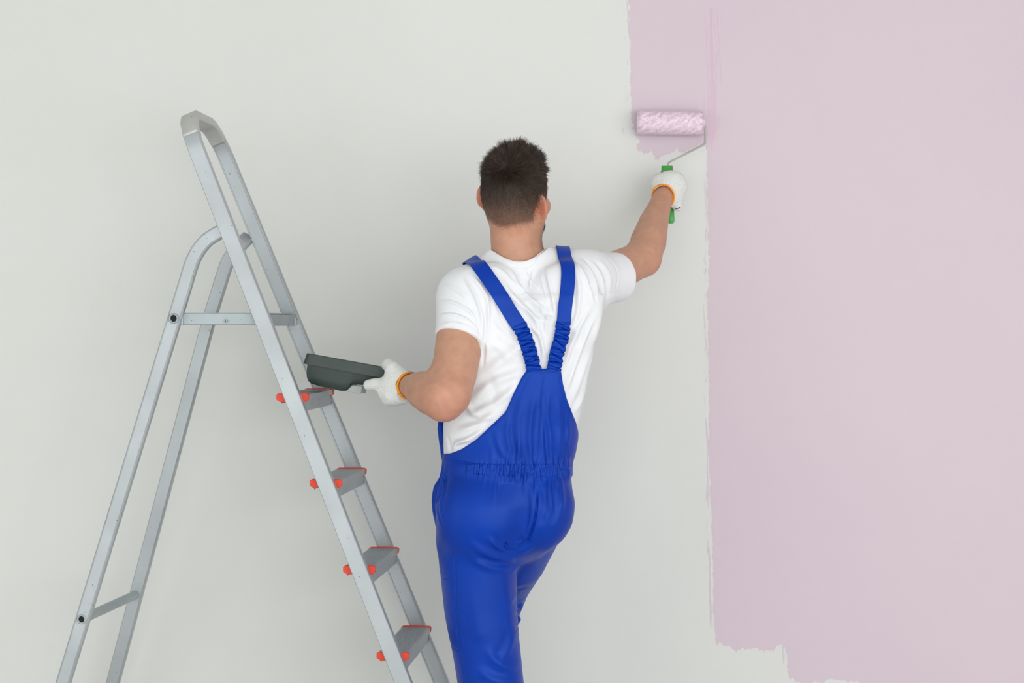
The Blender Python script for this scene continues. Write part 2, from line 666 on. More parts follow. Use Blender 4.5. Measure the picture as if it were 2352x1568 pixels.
# cross tubes through the rear legs, near bores plugged by discs coloured as shade
for z, rr in ((RN_T.z, 0.0125), (RN_B.z, 0.0115)):
    a, b = at_z(RN_T, RN_B, z), at_z(RF_T, RF_B, z)
    d = (b - a).normalized()
    v, f = sweep([a - d * 0.0135, a + d * 0.03, b - d * 0.03, b + d * 0.0135], circle(rr, 24), (0, 0, 1), cap=False)
    v2, f2 = sweep([a - d * 0.0135, a + d * 0.05], circle(rr * 0.66, 24), (0, 0, 1), cap=False)
    n = 24
    ring = [(i, (i + 1) % n, len(v) + (i + 1) % n, len(v) + i) for i in range(n)]
    V, Fc = join_geo([(v, f), (v2, f2)])
    tube = mk('cross_tube', V, Fc + ring, M_GALV, ladder, smooth=True)
    v, f = sweep([a - d * 0.0105, a - d * 0.0095], circle(rr * 0.67, 24), (0, 0, 1))
    mk('bore_shade_disc', v, f, M_HOLE_SHADE, tube)
    v, f = sweep([a - d * 0.0125, a - d * 0.0112], circle(rr * 1.14, 24), (0, 0, 1))

# folding platform
zt, zb = 1.423, 1.394
xn0, xn1 = P(419, 735, 4.452), P(612, 735, 4.452)
n0 = Vector((xn0.x, 4.455, 0)); n1 = Vector((P(607, 735, 4.45).x, 4.45, 0))
f0 = Vector((xn0.x + 0.022, 4.715, 0)); f1 = Vector((P(677, 735, 4.752).x, 4.752, 0))
geo = []
th = 0.002


def slab(quad, z0_, z1_):
    V = [Vector((q.x, q.y, z0_)) for q in quad] + [Vector((q.x, q.y, z1_)) for q in quad]
    n = len(quad)
    return V, [tuple(range(n - 1, -1, -1)), tuple(range(n, 2 * n))] + [(i, (i + 1) % n, n + (i + 1) % n, n + i) for i in range(n)]


def flange(a, b, inward, z0_, z1_, t=0.0025):
    return slab([a, b, b + inward * t, a + inward * t], z0_, z1_)


inw = SIDE
geo.append(slab([n0, n1, f1, f0], zt - th, zt))
geo.append(flange(n0, n1, SIDE, zb, zt - th))
geo.append(flange(f0, f1, -SIDE, zb, zt - th))
geo.append(flange(n1, f1, -UDIR, zb - 0.003, zt - 0.004))
geo.append(flange(n0, f0, UDIR, zb, zt - th))
geo.append(flange(n0, n1, SIDE, zb - 0.0, zb + 0.002, 0.012))
platform = mk('platform', *join_geo(geo), M_GALV, ladder, bevel=0.0008)
rv = P(519, 737, 4.449)
v, f = sweep([rv + SIDE * 0.004, rv - SIDE * 0.003, rv - SIDE * 0.004], circle(0.0042, 16), (0, 0, 1), scale=[1, 1, 0.7])
mk('rivet', v, f, M_ALU, platform, smooth=False)
v, f = sweep([rv - SIDE * 0.0035, rv - SIDE * 0.0043], circle(0.0014, 10), (0, 0, 1))
mk('rivet_shade_disc', v, f, M_HOLE_SHADE, platform)  # dark disc on the rivet head, coloured as shade in a hole
# knuckles where the platform meets leg and rail
for q in (P(419, 736, 4.452), P(679, 738, 4.755)):
    v, f = box(q + Vector((-0.003, 0.002, 0)), (0.010, 0.008, 0.022))
    mk('hinge_lug', v, f, M_GALV, ladder, bevel=0.002)


# steps
def step(z):
    a = at_z(FN_T, FN_B, z) + SIDE * 0.0135
    b = at_z(FF_T, FF_B, z) - SIDE * 0.0135
    L = (b - a).length
    w = (b - a).normalized()
    u = Vector((w.y, -w.x, 0)).normalized()
    o = a + u * (-0.004)

    def pt(uu, ww, zz):
        return o + u * uu + w * ww + Vector((0, 0, zz))

    def bx(u0, u1, w0, w1, z0_, z1_):
        V = [pt(x, y, zz) for x in (u0, u1) for y in (w0, w1) for zz in (z0_, z1_)]
        return V, [(0, 1, 3, 2), (4, 6, 7, 5), (0, 4, 5, 1), (2, 3, 7, 6), (0, 2, 6, 4), (1, 5, 7, 3)]
    # tread: ribbed extrusion with hanging webs, drawn as one profile
    prof = [(-.037, -.007)]
    x = -.037
    prof.append((-.037, .0055))
    nr = 17
    for k in range(nr):
        x0 = -.033 + k * .066 / nr
        prof += [(x0, .0055), (x0 + .0006, .0068), (x0 + .0022, .0068), (x0 + .0028, .0055)]
    prof += [(.037, .0055), (.037, -.007), (.031, -.0085), (.031, -.034), (.0285, -.034), (.0285, -.0095), (-.0285, -.0095), (-.0285, -.016), (-.031, -.016), (-.031, -.0085)]
    n = len(prof)
    V = [pt(pu, ww, pz) for ww in (0.0, L) for pu, pz in prof]
    Fc = [(j, (j + 1) % n, n + (j + 1) % n, n + j) for j in range(n)]
    for base in (0, n):
        t = tessellate_polygon([[Vector((pu, pz, 0)) for pu, pz in prof]])
        Fc += [tuple(base + i for i in tt) for tt in t]
    s = mk('step', V, Fc, M_ALU, ladder)
    for side in (0, 1):
        w0, w1 = (-0.0012, 0.012) if side == 0 else (L - 0.012, L + 0.0012)
        # U-shaped cap that wraps tread end, proud of it by 2.5 mm, tapered at both noses
        hw = .0395
        po = [(-hw, -.0065), (-hw, .0055), (-hw + .006, .0085), (hw - .006, .0085), (hw, .0055), (hw - .001, -.0065), (hw - .009, -.0125), (-hw + .009, -.0125)]
        V = [pt(pu, ww, pz) for ww in (w0, w1) for pu, pz in po]
        m_ = len(po)
        Fc = [(j, (j + 1) % m_, m_ + (j + 1) % m_, m_ + j) for j in range(m_)] + [tuple(range(m_)), tuple(range(2 * m_ - 1, m_ - 1, -1))]
        mk('end_cap', V, Fc, M_RED, s, bevel=0.0014)
    # rivets fixing the web to the rail
    for side, ww in ((0, 0.004), (1, L - 0.004)):
        for zz in (-.016, -.028):
            c = pt(.0315, ww, zz)
            v, f = sweep([c, c + u * 0.0016, c + u * 0.0022], circle(0.0022, 10), (0, 0, 1), scale=[1, 1, .6])
            mk('rivet', v, f, M_GALV, s)
    return s


for z in (1.2205, 1.0147, .8085, .603, .397, .191):
    step(z)
# feet
for q, nrm in ((near_bot, fn), (far_bot, fn)):
    v, f = box(q + Vector((0, 0, 0.0)), (0.05, 0.034, 0.04))
    mk('rubber_foot', v, f, M_RUBBER, ladder, bevel=0.005)
for q in (at_z(RN_T, RN_B, 0.02), at_z(RF_T, RF_B, 0.02)):
    v, f = box(q, (0.045, 0.03, 0.04))
    mk('rubber_foot', v, f, M_RUBBER, ladder, bevel=0.005)
rebase(ladder)

# ------------------------------------------------------------------ implicit-surface modelling kit (numpy)
class Field:
    """signed distance field on a regular grid; surfaces come out through surface nets"""

    def __init__(s, lo, hi, h):
        s.lo = np.array(lo, float)
        s.h = h
        s.n = np.ceil((np.array(hi, float) - s.lo) / h).astype(int) + 1
        s.d = np.full(tuple(s.n), 0.2, np.float32)

    def box(s, lo, hi):
        a = np.clip(np.floor((np.array(lo) - s.lo) / s.h).astype(int), 0, s.n - 1)
        b = np.clip(np.ceil((np.array(hi) - s.lo) / s.h).astype(int) + 1, 1, s.n)
        ax = [(s.lo[i] + s.h * np.arange(a[i], b[i])).astype(np.float32) for i in range(3)]
        X, Y, Z = np.meshgrid(*ax, indexing='ij', sparse=True)
        return (slice(a[0], b[0]), slice(a[1], b[1]), slice(a[2], b[2])), X, Y, Z

    def put(s, sl, d, k, op='u'):
        c = s.d[sl]
        if op == 'u':
            if k > 0:
                h = np.clip(k - np.abs(c - d), 0, None) / k
                s.d[sl] = np.minimum(c, d) - h * h * k * 0.25
            else:
                s.d[sl] = np.minimum(c, d)
        elif op == 's':
            d = -d
            if k > 0:
                h = np.clip(k - np.abs(c - d), 0, None) / k
                s.d[sl] = np.maximum(c, d) + h * h * k * 0.25
            else:
                s.d[sl] = np.maximum(c, d)

    def cone(s, a, b, r1, r2, k=0.0, op='u', flat=None, plane=None, margin=0.0):
        """rounded cone; flat=(axis, factor) squeezes the section along axis"""
        a, b = np.array(a, float), np.array(b, float)
        m = max(r1, r2) * (1 if flat is None else max(1, flat[1])) + k + margin + 2 * s.h + 0.004
        sl, X, Y, Z = s.box(np.minimum(a, b) - m, np.maximum(a, b) + m)
        if min(s.d[sl].shape) == 0:
            return
        ab = b - a
        L2 = float(ab @ ab) + 1e-12
        px, py, pz = X - a[0], Y - a[1], Z - a[2]
        t = np.clip((px * ab[0] + py * ab[1] + pz * ab[2]) / L2, 0, 1)
        dx, dy, dz = px - t * ab[0], py - t * ab[1], pz - t * ab[2]
        q = dx * dx + dy * dy + dz * dz
        if flat is not None:
            ax = np.array(flat[0], float)
            ax /= np.linalg.norm(ax)
            pr = dx * ax[0] + dy * ax[1] + dz * ax[2]
            q = q + pr * pr * (1 / flat[1] ** 2 - 1)
        d = np.sqrt(np.maximum(q, 0)) - (r1 + (r2 - r1) * t)
        if plane is not None:
            c0, nn_ = Vector(plane[0]), Vector(plane[1]).normalized()
            d = np.maximum(d, (X - c0.x) * nn_.x + (Y - c0.y) * nn_.y + (Z - c0.z) * nn_.z)
        s.put(sl, d.astype(np.float32), k, op)

    def chain(s, pts, k=0.0, kk=0.0, op='u', flat=None):
        """pts: (Vector, radius) list; one limb, joined without swelling at the joints"""
        A = np.array([tuple(p) for p, r in pts], float)
        rm = max(r for p, r in pts) + k + 2 * s.h + .004
        sl, X, Y, Z = s.box(A.min(0) - rm, A.max(0) + rm)
        if min(s.d[sl].shape) == 0:
            return
        T_ = Field.__new__(Field)
        T_.lo, T_.h = np.array([float(X.ravel()[0]), float(Y.ravel()[0]), float(Z.ravel()[0])]), s.h
        T_.n = np.array(s.d[sl].shape)
        T_.d = np.full(s.d[sl].shape, .2, np.float32)
        for (a, ra), (b, rb) in zip(pts[:-1], pts[1:]):
            T_.cone(a, b, ra, rb, 0, 'u', flat, margin=k)
        s.put(sl, T_.d, k, op)

    def ell(s, c, r, M=None, k=0.0, op='u'):
        c, r = np.array(c, float), np.array(r, float)
        m = r.max() + k + 2 * s.h
        sl, X, Y, Z = s.box(c - m, c + m)
        if min(s.d[sl].shape) == 0:
            return
        x, y, z = X - c[0], Y - c[1], Z - c[2]
        if M is not None:
            M = np.array(M)     # rows: local axes
            x, y, z = (M[0, 0] * x + M[0, 1] * y + M[0, 2] * z, M[1, 0] * x + M[1, 1] * y + M[1, 2] * z, M[2, 0] * x + M[2, 1] * y + M[2, 2] * z)
        k0 = np.sqrt((x / r[0]) ** 2 + (y / r[1]) ** 2 + (z / r[2]) ** 2)
        k1 = np.sqrt((x / r[0] ** 2) ** 2 + (y / r[1] ** 2) ** 2 + (z / r[2] ** 2) ** 2) + 1e-9
        s.put(sl, (k0 * (k0 - 1) / k1).astype(np.float32), k, op)

    def mesh(s):
        d = s.d
        for ax in range(3):           # close the borders
            for e in (0, -1):
                ix = [slice(None)] * 3
                ix[ax] = e
                d[tuple(ix)] = np.maximum(d[tuple(ix)], 0.001)
        S = d < 0
        c = [S[i:S.shape[0] - 1 + i, j:S.shape[1] - 1 + j, k:S.shape[2] - 1 + k] for i in (0, 1) for j in (0, 1) for k in (0, 1)]
        anyc = c[0].copy()
        allc = c[0].copy()
        for q in c[1:]:
            anyc |= q
            allc &= q
        act = anyc & ~allc
        cs = act.shape
        idx = np.flatnonzero(act)
        i, j, k = np.unravel_index(idx, cs)
        off = [(a, b, e) for a in (0, 1) for b in (0, 1) for e in (0, 1)]
        vals = np.stack([d[i + a, j + b, k + e] for a, b, e in off], 1).astype(np.float64)
        acc = np.zeros((len(idx), 3))
        cnt = np.zeros(len(idx))
        offa = np.array(off, float)
        for m in range(8):
            for n in range(m + 1, 8):
                if np.abs(offa[m] - offa[n]).sum() != 1:
                    continue
                va, vb = vals[:, m], vals[:, n]
                cr = (va < 0) != (vb < 0)
                t = np.where(cr, va / np.where(cr, va - vb, 1), 0)
                p = offa[m] + (offa[n] - offa[m]) * t[:, None]
                acc += p * cr[:, None]
                cnt += cr
        V = s.lo + s.h * (np.stack([i, j, k], 1) + acc / cnt[:, None])
        quads = []

        def vid(a, b, e):
            return np.searchsorted(idx, np.ravel_multi_index((a, b, e), cs))
        for ax in range(3):
            sl0 = [slice(1, -1)] * 3
            sl1 = [slice(1, -1)] * 3
            sl0[ax] = slice(0, -1)
            sl1[ax] = slice(1, None)
            A, B = S[tuple(sl0)], S[tuple(sl1)]
            w = np.argwhere(A != B)
            if not len(w):
                continue
            o = np.array([1, 1, 1])
            o[ax] = 0
            w = w + o
            inside = S[w[:, 0], w[:, 1], w[:, 2]]
            u, v_ = [(1, 2), (2, 0), (0, 1)][ax]
            e1, e2 = np.zeros(3, int), np.zeros(3, int)
            e1[u] = 1
            e2[v_] = 1
            q = [w - e1 - e2, w - e2, w, w - e1]
            ids = np.stack([vid(p[:, 0], p[:, 1], p[:, 2]) for p in q], 1)
            ids[~inside] = ids[~inside][:, ::-1]
            quads.append(ids)
        return V, np.concatenate(quads)


def fast_mesh(name, V, Q):
    me = bpy.data.meshes.new(name)
    me.vertices.add(len(V))
    me.vertices.foreach_set('co', np.ascontiguousarray(V, dtype=np.float32).ravel())
    k = Q.shape[1]
    me.loops.add(len(Q) * k)
    me.loops.foreach_set('vertex_index', np.ascontiguousarray(Q, dtype=np.int32).ravel())
    me.polygons.add(len(Q))
    me.polygons.foreach_set('loop_start', np.arange(0, len(Q) * k, k, dtype=np.int32))
    me.update(calc_edges=True)
    me.validate()
    return me


def normals(V, Q):
    a, b, c = V[Q[:, 0]], V[Q[:, 1]], V[Q[:, 2]]
    d = V[Q[:, 3]] if Q.shape[1] == 4 else a
    fn_ = np.cross(c - a, d - b) if Q.shape[1] == 4 else np.cross(b - a, c - a)
    N = np.zeros_like(V)
    for m in range(Q.shape[1]):
        for ax in range(3):
            N[:, ax] += np.bincount(Q[:, m], fn_[:, ax], minlength=len(V))
    return N / (np.linalg.norm(N, axis=1, keepdims=True) + 1e-12)


def laplace(V, Q, it=2, lam=0.5):
    k = Q.shape[1]
    e = np.concatenate([Q[:, [m, (m + 1) % k]] for m in range(k)])
    deg = np.bincount(e[:, 0], minlength=len(V)) + np.bincount(e[:, 1], minlength=len(V))
    for _ in range(it):
        acc = np.zeros_like(V)
        for ax in range(3):
            acc[:, ax] = np.bincount(e[:, 0], V[e[:, 1], ax], minlength=len(V)) + np.bincount(e[:, 1], V[e[:, 0], ax], minlength=len(V))
        V = V + lam * (acc / deg[:, None] - V)
    return V


def subdivide(V, Q):
    """one linear subdivision of a quad mesh"""
    e = np.concatenate([Q[:, [m, (m + 1) % 4]] for m in range(4)])
    es = np.sort(e, 1)
    key = es[:, 0].astype(np.int64) * len(V) + es[:, 1]
    uq, inv = np.unique(key, return_inverse=True)
    a, b = uq // len(V), uq % len(V)
    em = (V[a] + V[b]) / 2
    fc = V[Q].mean(1)
    n, ne, nq = len(V), len(uq), len(Q)
    E = inv.reshape(4, nq) + n
    C = np.arange(nq) + n + ne
    out = [np.stack([Q[:, m], E[m], C, E[(m - 1) % 4]], 1) for m in range(4)]
    return np.concatenate([V, em, fc]), np.concatenate(out)


def sst(x, a, b):
    t = np.clip((x - a) / (b - a), 0, 1)
    return t * t * (3 - 2 * t)


def folds(V, N, strokes, dref, k=1.0, front=0.0, hs=1.0):
    """cloth folds drawn as strokes on the back of the garment. Each stroke: (points in photo-scale units, half width, height mm, kind).
    Points are laid on the vertical plane at distance dref and pushed along the surface normal."""
    s = FPX / dref
    U = np.stack([CX + V[:, 0] * s, HY - (V[:, 2] - CAMH) * s], 1)
    w = sst(-N[:, 1], front - 0.05, front + 0.35)
    D = np.zeros(len(V))
    for st in strokes:
        pts, hw, amp = st[0], st[1] * hs, st[2]
        kind = st[3] if len(st) > 3 else 'r'
        p = np.array([tuple(q) for q in catmull([Vector((x, y, 0)) for x, y in pts], 5)])[:, :2] if len(pts) > 2 else np.array(pts, float)
        lo, hi = p.min(0) - 5 * hw, p.max(0) + 5 * hw
        m = np.flatnonzero((U[:, 0] > lo[0]) & (U[:, 0] < hi[0]) & (U[:, 1] > lo[1]) & (U[:, 1] < hi[1]) & (w > 0))
        if not len(m):
            continue
        u = U[m]
        best = np.full(len(m), 1e9)
        sg = np.zeros(len(m))
        tt = np.zeros(len(m))
        nseg = len(p) - 1
        for i in range(nseg):
            a, b = p[i], p[i + 1]
            ab = b - a
            L2 = ab @ ab + 1e-9
            t = np.clip(((u - a) @ ab) / L2, 0, 1)
            q = u - a - t[:, None] * ab
            dd = np.sqrt((q ** 2).sum(1))
            cr = ab[0] * (u[:, 1] - a[1]) - ab[1] * (u[:, 0] - a[0])
            c = dd < best
            best[c] = dd[c]
            sg[c] = np.sign(cr[c])
            tt[c] = (i + t[c]) / nseg
        x = best * sg / hw
        if kind == 'r':        # a ridge with a soft trough on its one side
            prof = np.exp(-x * x) - 0.45 * np.exp(-((x - 1.9) / 1.0) ** 2)
        elif kind == 'l':
            prof = np.exp(-x * x) - 0.45 * np.exp(-((x + 1.9) / 1.0) ** 2)
        elif kind == 's':      # symmetrical
            prof = np.exp(-x * x)
        elif kind == 'v':      # crease
            prof = -np.exp(-x * x) + 0.35 * np.exp(-((np.abs(x) - 1.8) / 0.9) ** 2)
        elif kind == 'e':      # step: cloth edge lying over cloth
            prof = 1 / (1 + np.exp(-x * 3)) * np.exp(-np.clip(x, 0, None) ** 2 / 9)
        ends = sst(np.minimum(tt, 1 - tt), -.02, .30)
        if len(st) > 4:       # strongest at its start, dying away
            ends = sst(1 - tt, 0, .95) * sst(tt, -.03, .05)
        if kind == 'v':
            amp = amp * .6
        D[m] += amp * 0.001 * prof * ends
    return D * w * k


def poly_sdf(px, pz, poly):
    """2-D signed distance (negative inside) on arrays"""
    d = np.full(px.shape, 1e9)
    ins = np.zeros(px.shape, bool)
    n = len(poly)
    for i in range(n):
        a, b = np.array(poly[i]), np.array(poly[(i + 1) % n])
        e = b - a
        wx, wz = px - a[0], pz - a[1]
        t = np.clip((wx * e[0] + wz * e[1]) / (e @ e), 0, 1)
        d = np.minimum(d, (wx - t * e[0]) ** 2 + (wz - t * e[1]) ** 2)
        c = ((a[1] <= pz) != (b[1] <= pz)) & (px < (b[0] - a[0]) * (pz - a[1]) / (b[1] - a[1] + 1e-12) + a[0])
        ins ^= c
    return np.where(ins, -np.sqrt(d), np.sqrt(d))


def tab(rows, dc):
    """photo rows (y, xl, xr, half depth, centre distance) -> arrays over z"""
    r = sorted([(CAMH - (y - HY) / FPX * c, ((xl + xr) / 2 - CX) / FPX * c, (xr - xl) / 2 / FPX * c, b, c) for y, xl, xr, b, c in rows])
    return np.array(r)


def loft(F, rows, grow=0.0, k=0.0, expo=2.4, z0=None, z1=None, region=None):
    t = tab(rows, 0)
    zs = t[:, 0]
    lo = (np.min(t[:, 1] - t[:, 2]) - grow - k - .02, np.min(t[:, 4] - t[:, 3]) - grow - k - .02, zs[0] - .02)
    hi = (np.max(t[:, 1] + t[:, 2]) + grow + k + .02, np.max(t[:, 4] + t[:, 3]) + grow + k + .02, zs[-1] + .02)
    sl, X, Y, Z = F.box(lo, hi)
    zz = Z.ravel()
    # smooth interpolation
    def ip(col):
        f_ = np.interp(zz, zs, t[:, col])
        n = max(3, int(0.03 / F.h) | 1)
        kern = np.hanning(n + 2)[1:-1]
        kern /= kern.sum()
        return np.convolve(np.pad(f_, n // 2, mode='edge'), kern, 'valid').astype(np.float32)[None, None, :]
    cx, a, b, cy = ip(1), ip(2) + grow, ip(3) + grow, ip(4)
    q = (np.abs((X - cx) / a) ** expo + np.abs((Y - cy) / b) ** expo + 1e-9) ** (1 / expo)
    d = (q - 1) * np.minimum(a, b)
    dz = np.maximum(zs[0] - Z, Z - zs[-1]) - grow * 0.5
    d = np.maximum(d, dz)
    if region is not None:
        d = np.maximum(d, region(X, Y, Z))
    F.put(sl, d.astype(np.float32), k)


def set_col(me, cols):
    a = me.color_attributes.new('Col', 'FLOAT_COLOR', 'POINT')
    a.data.foreach_set('color', np.ascontiguousarray(cols, dtype=np.float32).ravel())


# ------------------------------------------------------------------ the painter: measured joints
person = empty('person', (-0.02, 4.48, 0.0))
tag(person, 'dark-haired man in white t-shirt and blue bib overalls painting the wall, seen from behind', 'person')

TORSO = [(700, 1056, 1374, .098, 4.455), (730, 1050, 1374, .110, 4.455), (790, 1044, 1364, .117, 4.455), (880, 1032, 1349, .116, 4.455), (975, 1018, 1327, .112, 4.455),
         (1040, 1019, 1313, .110, 4.455), (1075, 1024, 1307, .112, 4.455), (1120, 1012, 1312, .118, 4.455)]
GIRDLE = [((1072, 682, 4.43), .066), ((1096, 664, 4.445), .061), ((1150, 650, 4.46), .055), ((1188, 640, 4.465), .056)]
GIRDLE_R = [((1188, 640, 4.465), .056), ((1245, 640, 4.465), .062), ((1300, 634, 4.465), .062), ((1345, 641, 4.475), .068)]
L_ARM = [((1075, 678, 4.42), .060), ((1054, 790, 4.365), .0560), ((1043, 860, 4.325), .0530), ((1034, 898, 4.30), .0465), ((1022, 912, 4.29), .042)]
L_FORE = [((1022, 912, 4.29), .043), ((990, 906, 4.335), .0480), ((962, 889, 4.42), .036), ((934, 886, 4.475), .0265), ((920, 885, 4.49), .027)]
R_ARM = [((1335, 645, 4.47), .062), ((1400, 630, 4.555), .052), ((1450, 606, 4.635), .047), ((1476, 592, 4.67), .043)]
R_FORE = [((1476, 590, 4.67), .042), ((1489, 556, 4.71), .0465), ((1501, 512, 4.775), .0385), ((1517, 468, 4.835), .0285), ((1524, 452, 4.86), .0275)]


def pr(lst, dr=0.0):
    return [(P(*p), r + dr) for p, r in lst]


def elbow_perp(F, grow=0.0):
    pass


# head frame: right, forward, up (turned about 27 deg to his right, chin raised a little)
yaw, pit, rol = math.radians(24), math.radians(13), math.radians(8)
Hf = Vector((math.sin(yaw) * math.cos(pit), math.cos(yaw) * math.cos(pit), math.sin(pit)))
Hr = Vector((math.cos(yaw), -math.sin(yaw), 0))
Hu = Hr.cross(Hf).normalized()
Hr = Hf.cross(Hu).normalized()
Hr, Hu = (Hr * math.cos(rol) - Hu * math.sin(rol)), (Hu * math.cos(rol) + Hr * math.sin(rol))
HM = np.array([Hr, Hf, Hu])
HC = P(1182, 468, 4.44)


def hp(r, f_, u):
    return HC + Hr * r + Hf * f_ + Hu * u


# ------------------------------------------------------------------ skin: one continuous body
B = Field((-.31, 4.20, 0.0), (.46, 4.97, 1.90), 0.0034)
# legs and feet (inside the trousers and shoes)
LHIP, LKNEE, LANK = P(1100, 1180, 4.45), Vector((-.048, 4.44, .50)), Vector((.055, 4.455, .09))
RHIP, RKNEE, RANK = P(1225, 1170, 4.47), P(1146, 1368, 4.71), Vector((-.02, 4.575, .34))
B.chain([(LHIP, .075), (LKNEE, .055), (Vector((-.014, 4.445, .36)), .050), (LANK, .036)], .02)
B.chain([(RHIP, .072), (RKNEE, .038)], .01)
B.chain([(RKNEE, .038), (Vector((-.030, 4.655, .54)), .036), (RANK, .034)], .02)
B.chain([(LANK, .036), (LANK + Vector((0.0, .03, -.04)), .034), (LANK + Vector((0, .13, -.062)), .022)], .02)
B.chain([(RANK, .034), (RANK + Vector((0.0, 0, -.08)), .030), (RANK + Vector((0, .04, -.15)), .020)], .02)
loft(B, TORSO, grow=-.018, k=.03)
loft(B, [(1075, 1040, 1295, .09, 4.455), (1130, 1030, 1295, .10, 4.455), (1200, 1030, 1280, .10, 4.455), (1235, 1040, 1260, .09, 4.46)], k=.03)
B.chain(pr(GIRDLE, -.016), .03)
B.chain(pr(GIRDLE_R, -.014), .03)
B.chain(pr(L_ARM), .02)
B.chain(pr(L_FORE), .045)
B.cone(P(1016, 937, 4.285), P(1026, 905, 4.285), .0225, .030, .03)      # point of the elbow
B.ell(P(978, 897, 4.385), (.040, .05, .036), k=.03)
B.chain(pr(R_ARM), .02)
B.chain(pr(R_FORE), .024)
B.cone(P(1486, 604, 4.655), P(1478, 592, 4.655), .0235, .024, .022)
# inner hands (in the gloves)
B.chain([(P(924, 886, 4.485), .026), (P(905, 885, 4.51), .028)], .01)
B.chain([(P(1524, 452, 4.86), .026), (P(1538, 435, 4.87), .026)], .01)
# neck
B.chain([(P(1190, 640, 4.465), .060), (P(1184, 600, 4.462), .0570), (P(1181, 560, 4.455), .0565), (P(1179, 515, 4.452), .0575), (P(1178, 470, 4.45), .060)], .03)
B.cone(P(1186, 616, 4.45), P(1262, 618, 4.455), .045, .034, .03)         # trapezius
B.cone(P(1188, 632, 4.45), P(1118, 646, 4.455), .045, .036, .02)
B.cone(P(1216, 500, 4.435), P(1234, 580, 4.50), .014, .016, .03)        # neck cord below the ear
# skull and face
B.ell(hp(0, -.004, .052), (.0690, .090, .080), HM, .0)
B.ell(hp(0, -.024, .022), (.0670, .068, .075), HM, .03)
B.ell(hp(0, .026, .006), (.064, .060, .078), HM, .03)
B.ell(hp(0, .040, -.052), (.048, .046, .048), HM, .03)
B.cone(hp(-.050, .012, -.036), hp(-.026, .076, -.067), .018, .018, .03)
B.cone(hp(.046, .012, -.034), hp(.008, .078, -.066), .018, .018, .03)
B.ell(hp(-.010, .080, -.068), (.020, .016, .016), HM, .02)
B.cone(hp(0, .085, .028), hp(0, .108, -.006), .0085, .0125, .012)        # nose
B.ell(hp(-.010, .098, -.010), (.009, .010, .008), HM, .008)
B.ell(hp(.010, .098, -.010), (.009, .010, .008), HM, .008)
B.cone(hp(-.040, .074, .034), hp(.040, .074, .034), .011, .011, .018)    # brow
for sgn in (-1, 1):
    B.ell(hp(sgn * .031, .088, .016), (.016, .013, .011), HM, .008, 's')  # eye sockets
    B.ell(hp(sgn * .046, .066, -.012), (.021, .022, .020), HM, .02)       # cheekbones
B.ell(hp(0, .090, -.037), (.022, .010, .006), HM, .008)
B.ell(hp(0, .089, -.047), (.019, .010, .006), HM, .008)
B.ell(hp(0, .104, -.042), (.022, .006, .0012), HM, .003, 's')
# ears
for sgn in (-1, 1):
    base = hp(sgn * .0675, -.004, .000 if sgn > 0 else .013)
    out = (Hr * sgn * .82 - Hf * .56).normalized()
    tx = out
    tz = (Hu - Hf * 0.16).normalized()
    tn = tx.cross(tz).normalized()
    tz = tn.cross(tx).normalized()
    M = [tx, tn, tz]
    pin = (0 if sgn > 0 else -.004)
    B.ell(base + tx * .010, (.0180, .0055, .0295), M, .006)
    rim = []
    for a_ in np.linspace(-.62, 1.08, 9) * math.pi / 1.0:
        rim.append((base + tx * (.010 + .0180 * math.cos(a_ - .3)) + tz * (.0305 * math.sin(a_ - .3)) - tn * sgn * .001, .0036))
    B.chain(rim, .003)
    B.ell(base + tx * .010 - tn * sgn * .005, (.0095, .0045, .020), M, .004, 's')
    B.ell(base + tx * .006 - tz * .030, (.008, .0052, .0095), M, .006)
V, Q = B.mesh()
del B
V = laplace(V, Q, 2, .45)
N = normals(V, Q)
# neck creases and forearm tendons
cr = [([(1192, 548), (1215, 556), (1236, 572)], 2.2, -1.0, 's'), ([(1140, 535), (1170, 541), (1200, 540)], 5, -.7, 's'),
      ([(1228, 505), (1231, 530), (1231, 552)], 2, -1.0, 's'), ([(1188, 520), (1187, 560), (1188, 600)], 16, -1.6, 's')]
V = V + N * folds(V, N, cr, 4.40)[:, None]
cr = [([(1489, 583), (1494, 574)], 3.5, -2.6, 's'), ([(1499, 560), (1512, 525), (1522, 500)], 6, 1.0, 's'), ([(1478, 600), (1470, 622)], 5, -.9, 's'),
      ([(1482, 545), (1490, 525), (1500, 505)], 12, 1.0, 's')]
V = V + N * folds(V, N, cr, 4.67)[:, None]
cr = [([(1085, 800), (1075, 850), (1060, 890)], 12, -1.6, 's'), ([(1040, 800), (1030, 860)], 14, 1.2, 's'), ([(1000, 905), (1010, 925), (1020, 945)], 6, 1.0, 's')]
V = V + N * folds(V, N, cr, 4.28)[:, None]
L = (V - np.array(HC)) @ HM.T            # head-local coordinates
skin = np.array([.53, .285, .185])
C = np.tile(skin, (len(V), 1))


def blob(c, r, col, amt):
    global C
    d = np.linalg.norm(V - np.array(c), axis=1)
    w = (amt * np.exp(-(d / r) ** 2))[:, None]
    C = C * (1 - w) + np.array(col) * w


for sgn in (-1, 1):
    blob(hp(sgn * .080, -.012, .002), .024, (.62, .19, .12), .8)
blob(P(1020, 930, 4.28), .05, (.60, .24, .17), .55)
blob(P(1050, 915, 4.28), .05, (.60, .25, .18), .35)
blob(P(1488, 600, 4.65), .03, (.60, .26, .18), .45)
blob(P(1185, 520, 4.40), .045, (.58, .27, .17), .45)
blob(hp(0, .095, -.042), .016, (.45, .16, .13), .8)
# hairline: hr_mask > 0 where hair grows
r_, f_, u_ = L[:, 0], L[:, 1], L[:, 2]


def hair_mask(r_, f_, u_):
    low_back = -.043 - .006 * np.cos(r_ * 60) + .05 * sst(f_, -.03, .004)
    side = .002 + .07 * sst(f_, .01, .05)
    lim = np.where(f_ < -.006, low_back, side)
    return u_ - np.maximum(lim, np.where(f_ > .045, .078, -1))


